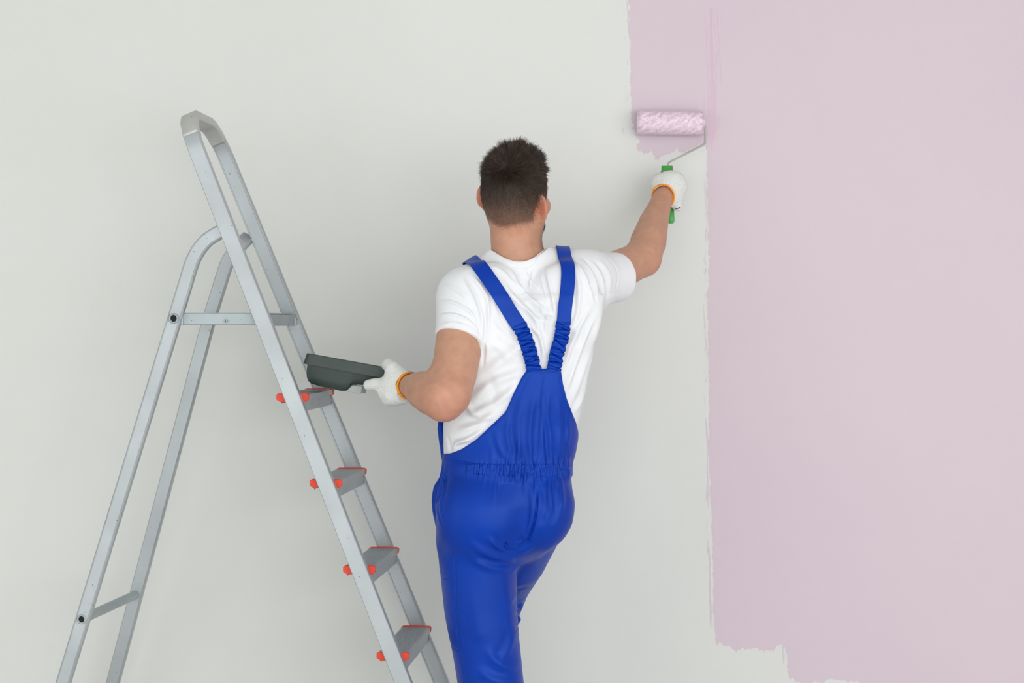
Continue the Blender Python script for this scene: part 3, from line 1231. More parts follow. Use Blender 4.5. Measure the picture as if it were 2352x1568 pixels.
hm = np.where(np.linalg.norm(L, axis=1) < .17, hair_mask(r_, f_, u_), -1)
near_ear = (np.abs(np.abs(r_) - .080) < .018) & (np.abs(f_ + .008) < .022) & (np.abs(u_) < .036)
w = sst(hm, -.004, .014) * (~near_ear)
fade = sst(u_, -.045, .06)
hc = np.array([.14, .075, .05])[None] * (1 - fade[:, None]) + np.array([.030, .019, .014])[None] * fade[:, None]
amt = (w * (.80 + .18 * fade))[:, None]
C = C * (1 - amt) + hc * amt
beard_m = (f_ > .0) & (u_ < -.026) & (np.linalg.norm(L, axis=1) < .135)
bw = (sst(-u_, .03, .05) * sst(f_, .0, .03) * beard_m * .55)[:, None]
C = C * (1 - bw) + np.array([.11, .075, .06]) * bw
me = fast_mesh('body', V, Q)
set_col(me, np.concatenate([C, np.ones((len(V), 1))], 1))
body = link('body', me, M_SKIN, person)
headsel = np.flatnonzero(np.linalg.norm(L, axis=1) < .16)
HV, HN, HL = V[headsel], normals(V, Q)[headsel], L[headsel]
for sgn in (-1, 1):
    bm = bmesh.new()
    bmesh.ops.create_uvsphere(bm, u_segments=20, v_segments=14, radius=.0118)
    me = bpy.data.meshes.new('eye')
    bm.to_mesh(me)
    bm.free()
    e = link('eye', me, M_EYE, person)
    e.location = hp(sgn * .031, .069, .016)
    bm = bmesh.new()
    bmesh.ops.create_uvsphere(bm, u_segments=16, v_segments=10, radius=.006)
    me = bpy.data.meshes.new('iris')
    bm.to_mesh(me)
    bm.free()
    i_ = link('iris', me, M_IRIS, e)
    i_.location = Hf * .0068

# ------------------------------------------------------------------ hair: strands
def strands(name, roots, dirs, nrm, length, width, col, bend, seg=3, parent=person, mat=M_HAIR, jit=.3, tipw=.25):
    n = len(roots)
    t = dirs + rng.normal(size=(n, 3)) * jit
    t /= np.linalg.norm(t, axis=1, keepdims=True)
    side = np.cross(t, nrm + rng.normal(size=(n, 3)) * .4)
    side /= np.linalg.norm(side, axis=1, keepdims=True) + 1e-9
    up = np.cross(side, t)
    rows = []
    p = roots.copy()
    d = t.copy()
    for k in range(seg + 1):
        ww = width * (1 - (1 - tipw) * (k / seg) ** 1.5)
        for a_ in range(3):
            an = a_ * 2.094
            rows.append(p + (side * math.cos(an) + up * math.sin(an)) * ww[:, None])
        d = d + bend
        d /= np.linalg.norm(d, axis=1, keepdims=True)
        p = p + d * (length / seg)[:, None]
    V_ = np.stack(rows, 1).reshape(-1, 3)
    per = (seg + 1) * 3
    q = []
    for k in range(seg):
        for a_ in range(3):
            b_ = (a_ + 1) % 3
            q.append((k * 3 + a_, k * 3 + b_, (k + 1) * 3 + b_, (k + 1) * 3 + a_))
    q = np.array(q)
    Q_ = (q[None] + (np.arange(n) * per)[:, None, None]).reshape(-1, 4)
    me = fast_mesh(name, V_, Q_)
    set_col(me, np.repeat(np.concatenate([col, np.ones((n, 1))], 1), per, 0))
    o = link(name, me, mat, parent)
    return o


def pick(idx, n):
    s_ = rng.choice(idx, n)
    return s_


hm = hair_mask(HL[:, 0], HL[:, 1], HL[:, 2])
ok = np.flatnonzero((hm > -.004) & ~((np.abs(np.abs(HL[:, 0]) - .080) < .018) & (np.abs(HL[:, 0]) > np.where(HL[:, 2] > .012, .0765, .0735)) & (HL[:, 1] < .016) & (HL[:, 1] > -.04) & (np.abs(HL[:, 2] - np.where(HL[:, 0] > 0, 0, .013)) < .036)))
ns = 46000
s_ = pick(ok, ns)
u = HL[s_, 2] + rng.normal(size=ns) * .004
root = HV[s_] + rng.normal(size=(ns, 3)) * .0012 - HN[s_] * .001
nr = HN[s_]
crown = np.array([.004, -.078, .108])
away = HL[s_] - crown
away_w = away @ HM
away_w /= np.linalg.norm(away_w, axis=1, keepdims=True) + 1e-6
swirl = np.cross(nr, away_w)
Hfn, Hun, Hrn = np.array(Hf), np.array(Hu), np.array(Hr)
topw = sst(u, .052, .108)
mid = sst(u, -.02, .062)


def nz(p, f1, ph):
    return np.sin(p @ np.array([f1, f1 * .7, -f1 * .4]) + ph) * np.sin(p @ np.array([-f1 * .5, f1, f1 * .8]) + 1.7 * ph) + .5 * np.sin(p @ np.array([f1 * 2.1, -f1 * 1.4, f1 * 1.9]) + 2.2 * ph)


lock = np.stack([nz(root, 150, .3), nz(root, 150, 2.1), nz(root, 150, 4.4)], 1)
clump = nz(root, 190, 1.1)
tang = away_w + swirl * .45 + Hfn * (topw * .5)[:, None] + lock * (.10 + .42 * topw)[:, None]
tang -= nr * (tang * nr).sum(1, keepdims=True)
tang /= np.linalg.norm(tang, axis=1, keepdims=True) + 1e-6
length = .0018 + .0069 * mid + topw * (.0145 + .006 * clump) + rng.random(ns) * (.0015 + .004 * topw)
length = np.clip(length, .002, .04)
lift = .16 + .36 * topw + .28 * clump * topw
# loose tuft standing up over the crown
tuft = np.exp(-((HL[s_, 0] - .004) / .028) ** 2 - ((HL[s_, 1] + .02) / .045) ** 2) * topw
dirs = tang * (1 - .25 * topw[:, None]) + nr * (lift + .3 * tuft)[:, None] - np.array([0, 0, 1.]) * ((1 - topw) * .5)[:, None]
length = length + .006 * tuft
hm_s = hm[s_]
keep = rng.random(ns) < np.clip((hm_s + .008) / .018, .10, 1)
cb = np.array([.15, .092, .066])[None] * (1 - mid[:, None]) + np.array([.050, .030, .019])[None] * mid[:, None]
cb = cb * np.exp(rng.normal(size=(ns, 1)) * .38) * (1 + .35 * np.clip(lock[:, :1], -1, 1) * topw[:, None])
cb = np.clip(cb, .004, .3)
wd = (.00017 + .00023 * mid)
hair = strands('hair', root[keep], dirs[keep], nr[keep], length[keep], wd[keep], cb[keep],
               np.array([0, 0, -.045]), jit=.13)
hair['kind'] = 'stuff'
# beard on the jaw
bi = np.flatnonzero((HL[:, 1] > .050) & (HL[:, 2] < -.052) & (HL[:, 2] > -.1) & (np.abs(HL[:, 0]) > .0) & (HN @ np.array(Hf) > -.35))
ns = 5000
s_ = pick(bi, ns)
bl = .0015 + .0045 * sst(HL[s_, 1], .03, .075) * sst(-HL[s_, 2], .03, .06)
strands('beard', HV[s_] + rng.normal(size=(ns, 3)) * .001, HN[s_] + np.array([0, 0, -.8]), HN[s_], bl, np.full(ns, .00036),
        np.tile([.045, .035, .03], (ns, 1)) * rng.uniform(.6, 1.6, (ns, 1)), np.array([0, 0, -.05]), jit=.3)['kind'] = 'stuff'

# ------------------------------------------------------------------ t-shirt
S = Field((-.235, 4.27, .985), (.315, 4.68, 1.66), 0.003)


def shirt_base(F, g=0.0):
    loft(F, TORSO, grow=g, k=.04)
    F.chain(pr(GIRDLE, g), .045)
    F.chain(pr(GIRDLE_R, g), .045)
    F.chain([(P(1188, 640, 4.465), .064 + g), (P(1188, 612, 4.46), .062 + g), (P(1187, 575, 4.455), .0605 + g)], .035)
    F.ell(P(1120, 700, 4.38), (.085, .045, .10), k=.04)      # shoulder blades
    F.ell(P(1300, 700, 4.385), (.085, .042, .10), k=.04)
    F.cone(P(1075, 684, 4.425), P(1052, 815, 4.352), .0705 + g, .0600 + g, .030, plane=(lb, ld + Vector((-.10, 0, 0))))
    F.cone(P(1334, 645, 4.47), P(1440, 634, 4.60), .072 + g, .0585 + g, .030, plane=(rb, rd + Vector((.05, 0, 0))))
    F.cone(P(1184, 600, 4.45), P(1258, 610, 4.455), .045 + .003, .036 + .005, .03)
    F.cone(P(1184, 606, 4.45), P(1112, 626, 4.455), .045 + .003, .036 + .005, .02)


# sleeve hems
la, lb = P(1075, 684, 4.425), P(1054, 783, 4.368)
ld = (lb - la).normalized()
ra, rb = P(1334, 645, 4.47), P(1418, 634, 4.575)
rd = (rb - ra).normalized()
shirt_base(S)
sl, X, Y, Z = S.box((-.3, 4.2, .9), (.4, 4.9, 1.9))


def cut_plane(F, p, n, k=0.0, where=None):
    n = Vector(n).normalized()
    d = (X - p.x) * n.x + (Y - p.y) * n.y + (Z - p.z) * n.z
    if where is not None:
        d = np.where(where, d, -1.0)
    F.d = np.maximum(F.d, d.astype(np.float32))


# waist cut (tucked into the overalls)
cut_plane(S, Vector((0, 0, 1.02)), (0, 0, -1))
# neck opening: collar plane dips at the back
cy0, cx0 = 4.458, P(1190, 590, 4.458).x
czf = lambda x, y: P(0, 602, 4.40).z + 0.36 * np.abs(x - cx0) ** 1.0 * 0 + 7.2 * (x - cx0) ** 2 + np.where(y > cy0, -(y - cy0) * .55, 0)
nd_ = Z - czf(X, Y)
near = ((X - cx0) ** 2 + (Y - cy0) ** 2) < .085 ** 2
S.d = np.where(near, np.maximum(S.d, nd_.astype(np.float32)), S.d)
# hollow the sleeve ends and neck so the cloth stands off the skin
V, Q = S.mesh()
V = laplace(V, Q, 3, .5)
shirt_bvh = BVHTree.FromPolygons([tuple(v) for v in V], [tuple(q) for q in Q])
V, Q = subdivide(V, Q)
V = laplace(V, Q, 2, .5)
N = normals(V, Q)
SF = [
    # V folds under the collar and between the straps
    ([(1168, 612), (1190, 650), (1215, 690)], 5, 1.8), ([(1200, 612), (1215, 640), (1240, 668)], 5, 1.8, 'l'), ([(1225, 612), (1222, 640), (1215, 665)], 4, 1.4),
    ([(1252, 605), (1262, 650), (1272, 700), (1276, 722)], 6, 2.6), ([(1240, 612), (1250, 660), (1262, 705)], 4, 1.6, 'l'),
    ([(1145, 640), (1185, 690), (1230, 730), (1262, 745)], 7, 3.0, 'l'), ([(1160, 625), (1195, 665), (1235, 700), (1268, 722)], 6, 2.4, 'l'),
    ([(1180, 700), (1205, 745), (1225, 790), (1232, 815)], 6, 2.8), ([(1195, 690), (1232, 740), (1246, 790)], 6, 2.4, 'l'), ([(1215, 745), (1240, 775), (1252, 830)], 5, 2.2),
    ([(1240, 700), (1252, 725), (1275, 735)], 5, 2.6, 'l'), ([(1262, 700), (1255, 740), (1250, 780)], 5, 1.8),
    ([(1120, 610), (1150, 622), (1170, 640)], 6, 1.4), ([(1196, 614), (1198, 628), (1196, 640)], 3, 1.0, 's'), ([(1212, 612), (1210, 624)], 3, 1.0, 's'),
    # left shoulder, along the strap and the armhole
    ([(1062, 632), (1085, 665), (1103, 710), (1112, 760)], 4.5, 2.4), ([(1075, 625), (1105, 660), (1122, 700), (1118, 780)], 5, 2.2, 'l'),
    ([(1090, 620), (1130, 660), (1155, 715), (1170, 760)], 5, 1.6), ([(1078, 690), (1095, 730), (1110, 790)], 4, 1.8, 'v'),
    ([(1112, 690), (1117, 740), (1112, 800), (1108, 850)], 5, 3.2, 'v'),
    # left sleeve
    ([(1008, 690), (1040, 694), (1075, 712), (1100, 740)], 4, 2.0, 'l'), ([(1003, 728), (1035, 722), (1070, 732), (1100, 762)], 4, 2.2, 'l'),
    ([(1002, 752), (1040, 742), (1080, 752), (1105, 778)], 3.5, 1.4), ([(1018, 652), (1050, 665), (1080, 690)], 5, 1.4),
    ([(998, 769), (1045, 762), (1080, 772), (1110, 790)], 2.0, -.8, 's'),
    # lower left: soft folds fanning from under the arm to the bib
    ([(1108, 870), (1150, 830), (1190, 800), (1206, 788)], 14, 3.0, 'l'), ([(1080, 925), (1130, 880), (1180, 860), (1205, 850)], 12, 3.6, 'l'),
    ([(1070, 960), (1120, 935), (1165, 905), (1195, 872)], 10, 3.4, 'l'), ([(1045, 990), (1100, 975), (1150, 935)], 10, 3.2, 'l'),
    ([(1035, 1020), (1075, 1008), (1125, 975)], 7, 3.0, 'l'), ([(1120, 790), (1150, 800), (1180, 840)], 12, 2.2, 's'),
    ([(1060, 905), (1090, 950), (1140, 955)], 8, 2.4), ([(1025, 1000), (1032, 1020), (1035, 1042)], 4, 2.4, 'v'), ([(1042, 1035), (1052, 1018), (1085, 1008)], 4, 2.6),
    ([(1120, 850), (1135, 900), (1130, 940)], 14, -2.2, 's'), ([(1140, 760), (1165, 790), (1195, 820)], 7, 1.8, 'l'),
    ([(1130, 720), (1160, 760), (1190, 800)], 8, 1.6),
    # right side: long diagonal drapes from the armpit
    ([(1378, 705), (1345, 770), (1315, 850), (1300, 900)], 7, 3.2), ([(1385, 700), (1362, 780), (1335, 860), (1312, 935)], 8, 3.0),
    ([(1360, 700), (1330, 750), (1308, 800), (1298, 850)], 6, 2.4), ([(1366, 790), (1350, 850), (1325, 920)], 6, 2.2, 'l'),
    ([(1352, 860), (1338, 910), (1318, 955)], 6, 2.6), ([(1310, 740), (1325, 780), (1318, 830)], 9, 1.6, 's'),
    ([(1320, 610), (1330, 660), (1325, 720), (1312, 760)], 6, 2.0), ([(1318, 595), (1345, 640), (1362, 690)], 5, 2.6, 'l'), ([(1330, 590), (1360, 630), (1374, 680)], 5, 2.4, 'l'),
    ([(1345, 640), (1362, 668), (1370, 700)], 4, 2.2, 'v'), ([(1352, 592), (1380, 630), (1388, 670), (1384, 700)], 5, 1.8, 'l'),
    ([(1292, 575), (1312, 586), (1330, 604)], 4, 2.0, 'l'), ([(1375, 590), (1402, 630), (1404, 680)], 5, 1.2),
    ([(1398, 585), (1424, 622), (1418, 676)], 2, -.8, 's'), ([(1300, 640), (1312, 700), (1308, 735)], 5, 1.4, 'l'),
    # under the straps
    ([(1185, 760), (1210, 820), (1225, 860)], 7, 1.6, 's'),
]
V = V + N * folds(V, N, SF, 4.37, 2.2, hs=.85)[:, None]
V = laplace(V, Q, 1, .4)
me = fast_mesh('t_shirt', V, Q)
shirt = link('t_shirt', me, M_SHIRT, person)
SV, SQ = V, Q

# collar: a ribbed band following the neck opening
sv = np.array([(p.x, p.y, p.z) for p in []]) if False else None
NK = 96
sb0 = BVHTree.FromPolygons([tuple(v) for v in SV], [tuple(q) for q in SQ])
rowsP, rowsN = [], []
for k in range(NK):
    a_ = 2 * math.pi * k / NK
    o = Vector((math.cos(a_), math.sin(a_), 0))
    x, y = cx0 + .068 * o.x, cy0 + .066 * o.y
    z = float(P(0, 602, 4.40).z + 7.2 * (x - cx0) ** 2 + (-(y - cy0) * .55 if y > cy0 else 0))
    p, n_ = sb0.find_nearest(Vector((x, y, z)) + o * .002)[:2]
    rp_, rn_ = [], []
    for j in range(6):
        d_ = Vector((0, 0, -1)) + o * .25
        if j:
            d_ = (d_ - n_ * d_.dot(n_)).normalized()
            p, n_ = sb0.find_nearest(p + d_ * .0036)[:2]
        nn_ = n_ if j else (n_ + o * 2).normalized()
        rp_.append(tuple(p))
        rn_.append(tuple(nn_))
    rowsP.append(rp_)
    rowsN.append(rn_)
RP, RN = np.array(rowsP), np.array(rowsN)
for _ in range(5):
    RP = (np.roll(RP, 1, 0) + 2 * RP + np.roll(RP, -1, 0)) / 4
    RN = (np.roll(RN, 1, 0) + 2 * RN + np.roll(RN, -1, 0)) / 4
RN /= np.linalg.norm(RN, axis=2, keepdims=True)
Vc, Fc = [], []
for k in range(NK):
    sec = [RP[k, j] + RN[k, j] * (.0030 if 0 < j < 5 else .0022) + (np.array([0, 0, .0022]) if j == 0 else 0) for j in range(6)]
    sec += [RP[k, j] - RN[k, j] * .0015 for j in range(5, -1, -1)]
    Vc += [Vector(q) for q in sec]
cp = list(range(NK))
prof = list(range(12))
nn = len(cp)
m_ = len(prof)
for k in range(nn):
    for j in range(m_):
        Fc.append((k * m_ + j, k * m_ + (j + 1) % m_, ((k + 1) % nn) * m_ + (j + 1) % m_, ((k + 1) % nn) * m_ + j))
collar = mk('collar', Vc, Fc, M_SHIRT, shirt, smooth=True)
sb = collar.modifiers.new('s', 'SUBSURF')
sb.levels = sb.render_levels = 1

# ------------------------------------------------------------------ overalls
O = Field((-.235, 4.27, .05), (.21, 4.88, 1.42), 0.0035)
HIPS = [(1040, 1019, 1313, .114, 4.455), (1066, 1022, 1310, .117, 4.455), (1080, 1023, 1307, .117, 4.455), (1100, 1014, 1312, .121, 4.455), (1150, 1004, 1318, .130, 4.452),
        (1200, 1002, 1308, .132, 4.455), (1240, 1004, 1284, .122, 4.46), (1264, 1010, 1258, .106, 4.465), (1288, 1036, 1215, .07, 4.47)]
LLEG = [(1170, 1040, 1160, .090, 4.455), (1235, 1016, 1188, .112, 4.455), (1285, 1008, 1189, .114, 4.455), (1320, 1012, 1188, .108, 4.45), (1400, 1020, 1188, .100, 4.445), (1440, 1027, 1190, .097, 4.442), (1500, 1040, 1196, .093, 4.44),
        (1568, 1051, 1203, .090, 4.437), (1660, 1068, 1216, .087, 4.437), (1800, 1106, 1236, .078, 4.44), (1950, 1146, 1268, .072, 4.448), (2035, 1166, 1288, .074, 4.45)]
loft(O, HIPS, k=.0, expo=2.35)
loft(O, LLEG, k=.028, expo=2.2)
O.ell(P(1098, 1185, 4.375), (.088, .062, .085), k=.045)
O.ell(P(1250, 1175, 4.38), (.062, .056, .080), k=.045)
O.chain([(P(1222, 1165, 4.475), .097), (P(1178, 1275, 4.585), .0860), (P(1150, 1347, 4.70), .0700)], .013)
O.chain([(P(1146, 1368, 4.705), .0620), (P(1143, 1430, 4.695), .0520), (P(1146, 1520, 4.66), .052), (Vector((-.022, 4.585, .37)), .056)], .02)
# bunched cloth behind the bent knee
O.cone(P(1195, 1352, 4.65), P(1170, 1366, 4.64), .0205, .03, .008)
O.cone(P(1188, 1391, 4.66), P(1168, 1396, 4.65), .0160, .02, .004)
O.cone(P(1184, 1423, 4.66), P(1165, 1426, 4.65), .0145, .018, .003)
# crease between the seat halves
O.cone(P(1216, 1150, 4.305), P(1196, 1262, 4.325), .004, .010, .05, 's')


def px2(pts, d):
    return [((x - CX) / FPX * d, CAMH - (y - HY) / FPX * d) for x, y in pts]


back_poly = px2([(1212, 846), (1288, 846), (1293, 880), (1302, 915), (1314, 946), (1326, 975), (1334, 1005), (1330, 1040), (1322, 1062), (1340, 1110), (1000, 1110), (1018, 1047), (1030, 1045),
                 (1060, 1032), (1095, 1008), (1130, 975), (1161, 945), (1170, 925), (1184, 893), (1198, 866)], 4.35)
front_poly = px2([(1110, 770), (1270, 770), (1280, 860), (1300, 940), (1340, 1010), (1340, 1110), (990, 1110), (1012, 1046), (1022, 1010), (1050, 950), (1095, 870)], 4.56)
sl, X, Y, Z = O.box((-.3, 4.2, 0), (.4, 4.9, 1.9))
ax, az = X[:, 0, 0], Z[0, 0, :]
gx, gz = np.meshgrid(ax, az, indexing='ij')
pb = poly_sdf(gx, gz, back_poly)[:, None, :]
pf = poly_sdf(gx, gz, front_poly)[:, None, :]


def reg(X_, Y_, Z_):
    i0 = int(round((float(X_.ravel()[0]) - O.lo[0]) / O.h))
    k0 = int(round((float(Z_.ravel()[0]) - O.lo[2]) / O.h))
    b_ = pb[i0:i0 + X_.size, :, k0:k0 + Z_.size]
    f_ = pf[i0:i0 + X_.size, :, k0:k0 + Z_.size]
    return np.where(Y_ < 4.462, b_, f_)


TORSO2 = [(845, 1036, 1356, .117, 4.455), (880, 1030, 1351, .117, 4.455), (940, 1020, 1333, .116, 4.455), (975, 1016, 1322, .115, 4.455), (1005, 1016, 1322, .115, 4.455),
          (1040, 1019, 1316, .112, 4.455), (1062, 1022, 1309, .112, 4.455), (1090, 1020, 1309, .114, 4.455)]
TORSO2 = [(760, 1048, 1370, .114, 4.455)] + TORSO2
loft(O, TORSO2, grow=.007, k=.006, region=reg)
# side of the front bib standing off at the left, and the sagging side pocket
O.chain([(P(1016, 945, 4.50), .008), (P(1013, 985, 4.49), .0095), (P(1017, 1020, 4.485), .009), (P(1025, 1050, 4.46), .009)], .008)
O.chain([(P(1027, 1052, 4.43), .008), (P(1021, 1075, 4.42), .0075), (P(1014, 1094, 4.41), .006), (P(1016, 1112, 4.40), .006), (P(1008, 1138, 4.40), .0065), (P(1003, 1160, 4.40), .0065), (P(1010, 1190, 4.41), .006)], .006)
O.chain([(P(1016, 1098, 4.47), .008), (P(1003, 1120, 4.47), .009), (P(999, 1150, 4.465), .009), (P(1002, 1180, 4.455), .009), (P(1009, 1205, 4.45), .009)], .006)
V, Q = O.mesh()
V = laplace(V, Q, 2, .5)
over_bvh = BVHTree.FromPolygons([tuple(v) for v in V], [tuple(q) for q in Q])
V, Q = subdivide(V, Q)
V = laplace(V, Q, 2, .5)
N = normals(V, Q)
OF = []
r2 = np.random.default_rng(11)
# elastic gathers above, in and below the waistband
x = 1074
while x < 1310:
    dens = 0.55 + 0.75 * sst(x, 1100, 1200)
    ln = r2.choice([16, 24, 40, 60, 78], p=[.26, .26, .22, .16, .10]) * (0.6 if x < 1140 else 1)
    lean = (x - 1215) * .0022 * ln
    OF.append(([(x, 1080), (x + lean * .5 + r2.normal() * 1.2, 1090 + ln * .5), (x + lean + r2.normal() * 1.5, 1096 + ln)], 3.4 + ln * .02, 3.2 * dens, 'l' if x < 1215 else 'r', 'o'))
    ln = r2.choice([12, 20, 34, 55, 80], p=[.26, .26, .22, .16, .10]) * (0.6 if x < 1140 else 1)
    lean = -(x - 1240) * .0016 * ln
    OF.append(([(x + 2, 1077), (x + 2 + lean * .5 + r2.normal() * 1.2, 1067 - ln * .5), (x + 2 + lean + r2.normal() * 1.5, 1060 - ln)], 3.4 + ln * .02, 2.8 * dens, 'l' if x < 1215 else 'r', 'o'))
    x += r2.uniform(7.5, 12.5)
OF += [([(1060, 1064), (1130, 1068), (1220, 1068), (1308, 1064)], 2.2, -.5, 's'), ([(1075, 1090), (1150, 1092), (1230, 1094), (1308, 1088)], 1.6, -.6, 's'),
       ([(1030, 1060), (1060, 1062), (1100, 1066)], 2, -1.8, 's'),
       # centre back seam and panel drapes
       ([(1248, 850), (1244, 900), (1240, 960), (1236, 1010), (1232, 1062)], 1.3, -1.4, 's'),
       ([(1262, 890), (1256, 950), (1264, 1010), (1262, 1060)], 6, 2.4), ([(1280, 900), (1286, 960), (1288, 1010), (1286, 1060)], 7, 2.2, 'l'),
       ([(1300, 940), (1306, 990), (1300, 1040)], 6, 2.2), ([(1228, 900), (1220, 950), (1216, 1010), (1222, 1060)], 7, 2.2, 'l'), ([(1205, 910), (1190, 960), (1192, 1020), (1200, 1060)], 8, 2.0),
       ([(1170, 950), (1165, 1000), (1180, 1060)], 6, 1.6, 'l'), ([(1140, 985), (1145, 1020), (1165, 1062)], 6, 1.6), ([(1243, 900), (1246, 960), (1244, 1030)], 5, 1.4, 'l'),
       # hem stitching along the panel edges
       ([(1220, 854), (1206, 885), (1190, 920), (1180, 940)], 1.0, -.6, 's'), ([(1222, 854), (1284, 856)], 1.0, -.6, 's'), ([(1283, 858), (1292, 900), (1306, 940)], 1.0, -.6, 's'),
       # seat: centre seam, drag lines
       ([(1232, 1095), (1233, 1140), (1230, 1180), (1218, 1225), (1192, 1262)], 2.2, -3.2, 's'), ([(1240, 1110), (1238, 1160), (1228, 1215), (1210, 1245)], 6, 2.2, 'l'),
       ([(1212, 1095), (1222, 1150), (1218, 1200), (1198, 1240)], 6, 2.0), ([(1160, 1240), (1166, 1258), (1184, 1268)], 3.5, -2.6, 's'),
       ([(1120, 1225), (1145, 1255), (1184, 1270)], 6, 3.0, 'l'), ([(1070, 1235), (1115, 1268), (1165, 1285), (1188, 1286)], 9, 3.0, 'l'), ([(1085, 1285), (1130, 1305), (1185, 1308)], 8, 2.0, 'l'),
       ([(1060, 1250), (1095, 1285), (1140, 1300)], 10, 1.6, 's'), ([(1205, 1225), (1200, 1240), (1188, 1252)], 3, 2.2), ([(1212, 1245), (1232, 1225), (1250, 1190)], 8, 2.2),
       ([(1186, 1270), (1210, 1262), (1240, 1235), (1255, 1205)], 6, 1.8, 'l'), ([(1250, 1100), (1262, 1140), (1268, 1185)], 6, 2.2), ([(1275, 1098), (1290, 1130), (1288, 1175)], 6, 1.8, 'l'),
       ([(1292, 1130), (1285, 1180), (1270, 1220)], 8, 1.6), ([(1280, 1240), (1245, 1280), (1222, 1330)], 9, 1.6, 's'),
       # left leg
       ([(1040, 1210), (1045, 1300), (1048, 1400), (1058, 1500), (1068, 1568)], 2.0, -1.0, 's'), ([(1014, 1332), (1036, 1334)], 1.3, -1.2, 's'), ([(1038, 1496), (1062, 1497)], 1.3, -1.2, 's'),
       ([(1036, 1335), (1046, 1420), (1054, 1495)], 1.3, -1.2, 's'),
       ([(1150, 1300), (1165, 1380), (1172, 1440), (1168, 1500)], 12, 2.0, 's'), ([(1110, 1480), (1140, 1520), (1165, 1535), (1195, 1540)], 9, 2.6, 'l'), ([(1090, 1530), (1130, 1560), (1180, 1570)], 10, 2.2, 'l'),
       ([(1185, 1440), (1170, 1490), (1140, 1530)], 9, 2.0), ([(1080, 1340), (1095, 1430), (1110, 1480)], 16, 1.6, 's')]
V = V + N * folds(V, N, OF, 4.35, 1.6, -.05)[:, None]
# side seam and gaping side pocket
N = normals(V, Q)
PF = [([(1026, 1056), (1023, 1078), (1018, 1096), (1020, 1112), (1019, 1130), (1013, 1150), (1014, 1175), (1020, 1196)], 3.4, -5.0, 'v'),
      ([(1012, 1110), (1008, 1130), (1005, 1155), (1008, 1180), (1019, 1212)], 3.0, -4.5, 'v'),
      ([(1034, 1062), (1060, 1064), (1085, 1068)], 2.6, -2.0, 'v')]
V = V + N * folds(V, N, PF, 4.41, 1.0, -.75)[:, None]
# knee-back creases of the right leg
N = normals(V, Q)
KF = [([(1216, 1336), (1190, 1345), (1180, 1362)], 5, 3.0, 'v'), ([(1214, 1366), (1195, 1378), (1182, 1380)], 4, 4.0, 'v'), ([(1204, 1398), (1190, 1408), (1182, 1408)], 4, 4.0, 'v'), ([(1200, 1432), (1190, 1438)], 3, 3, 'v')]
V = V + N * folds(V, N, KF, 4.62, 1.0, -.3)[:, None]
me = fast_mesh('overalls', V, Q)
overalls = link('overalls', me, M_BLUE, person)


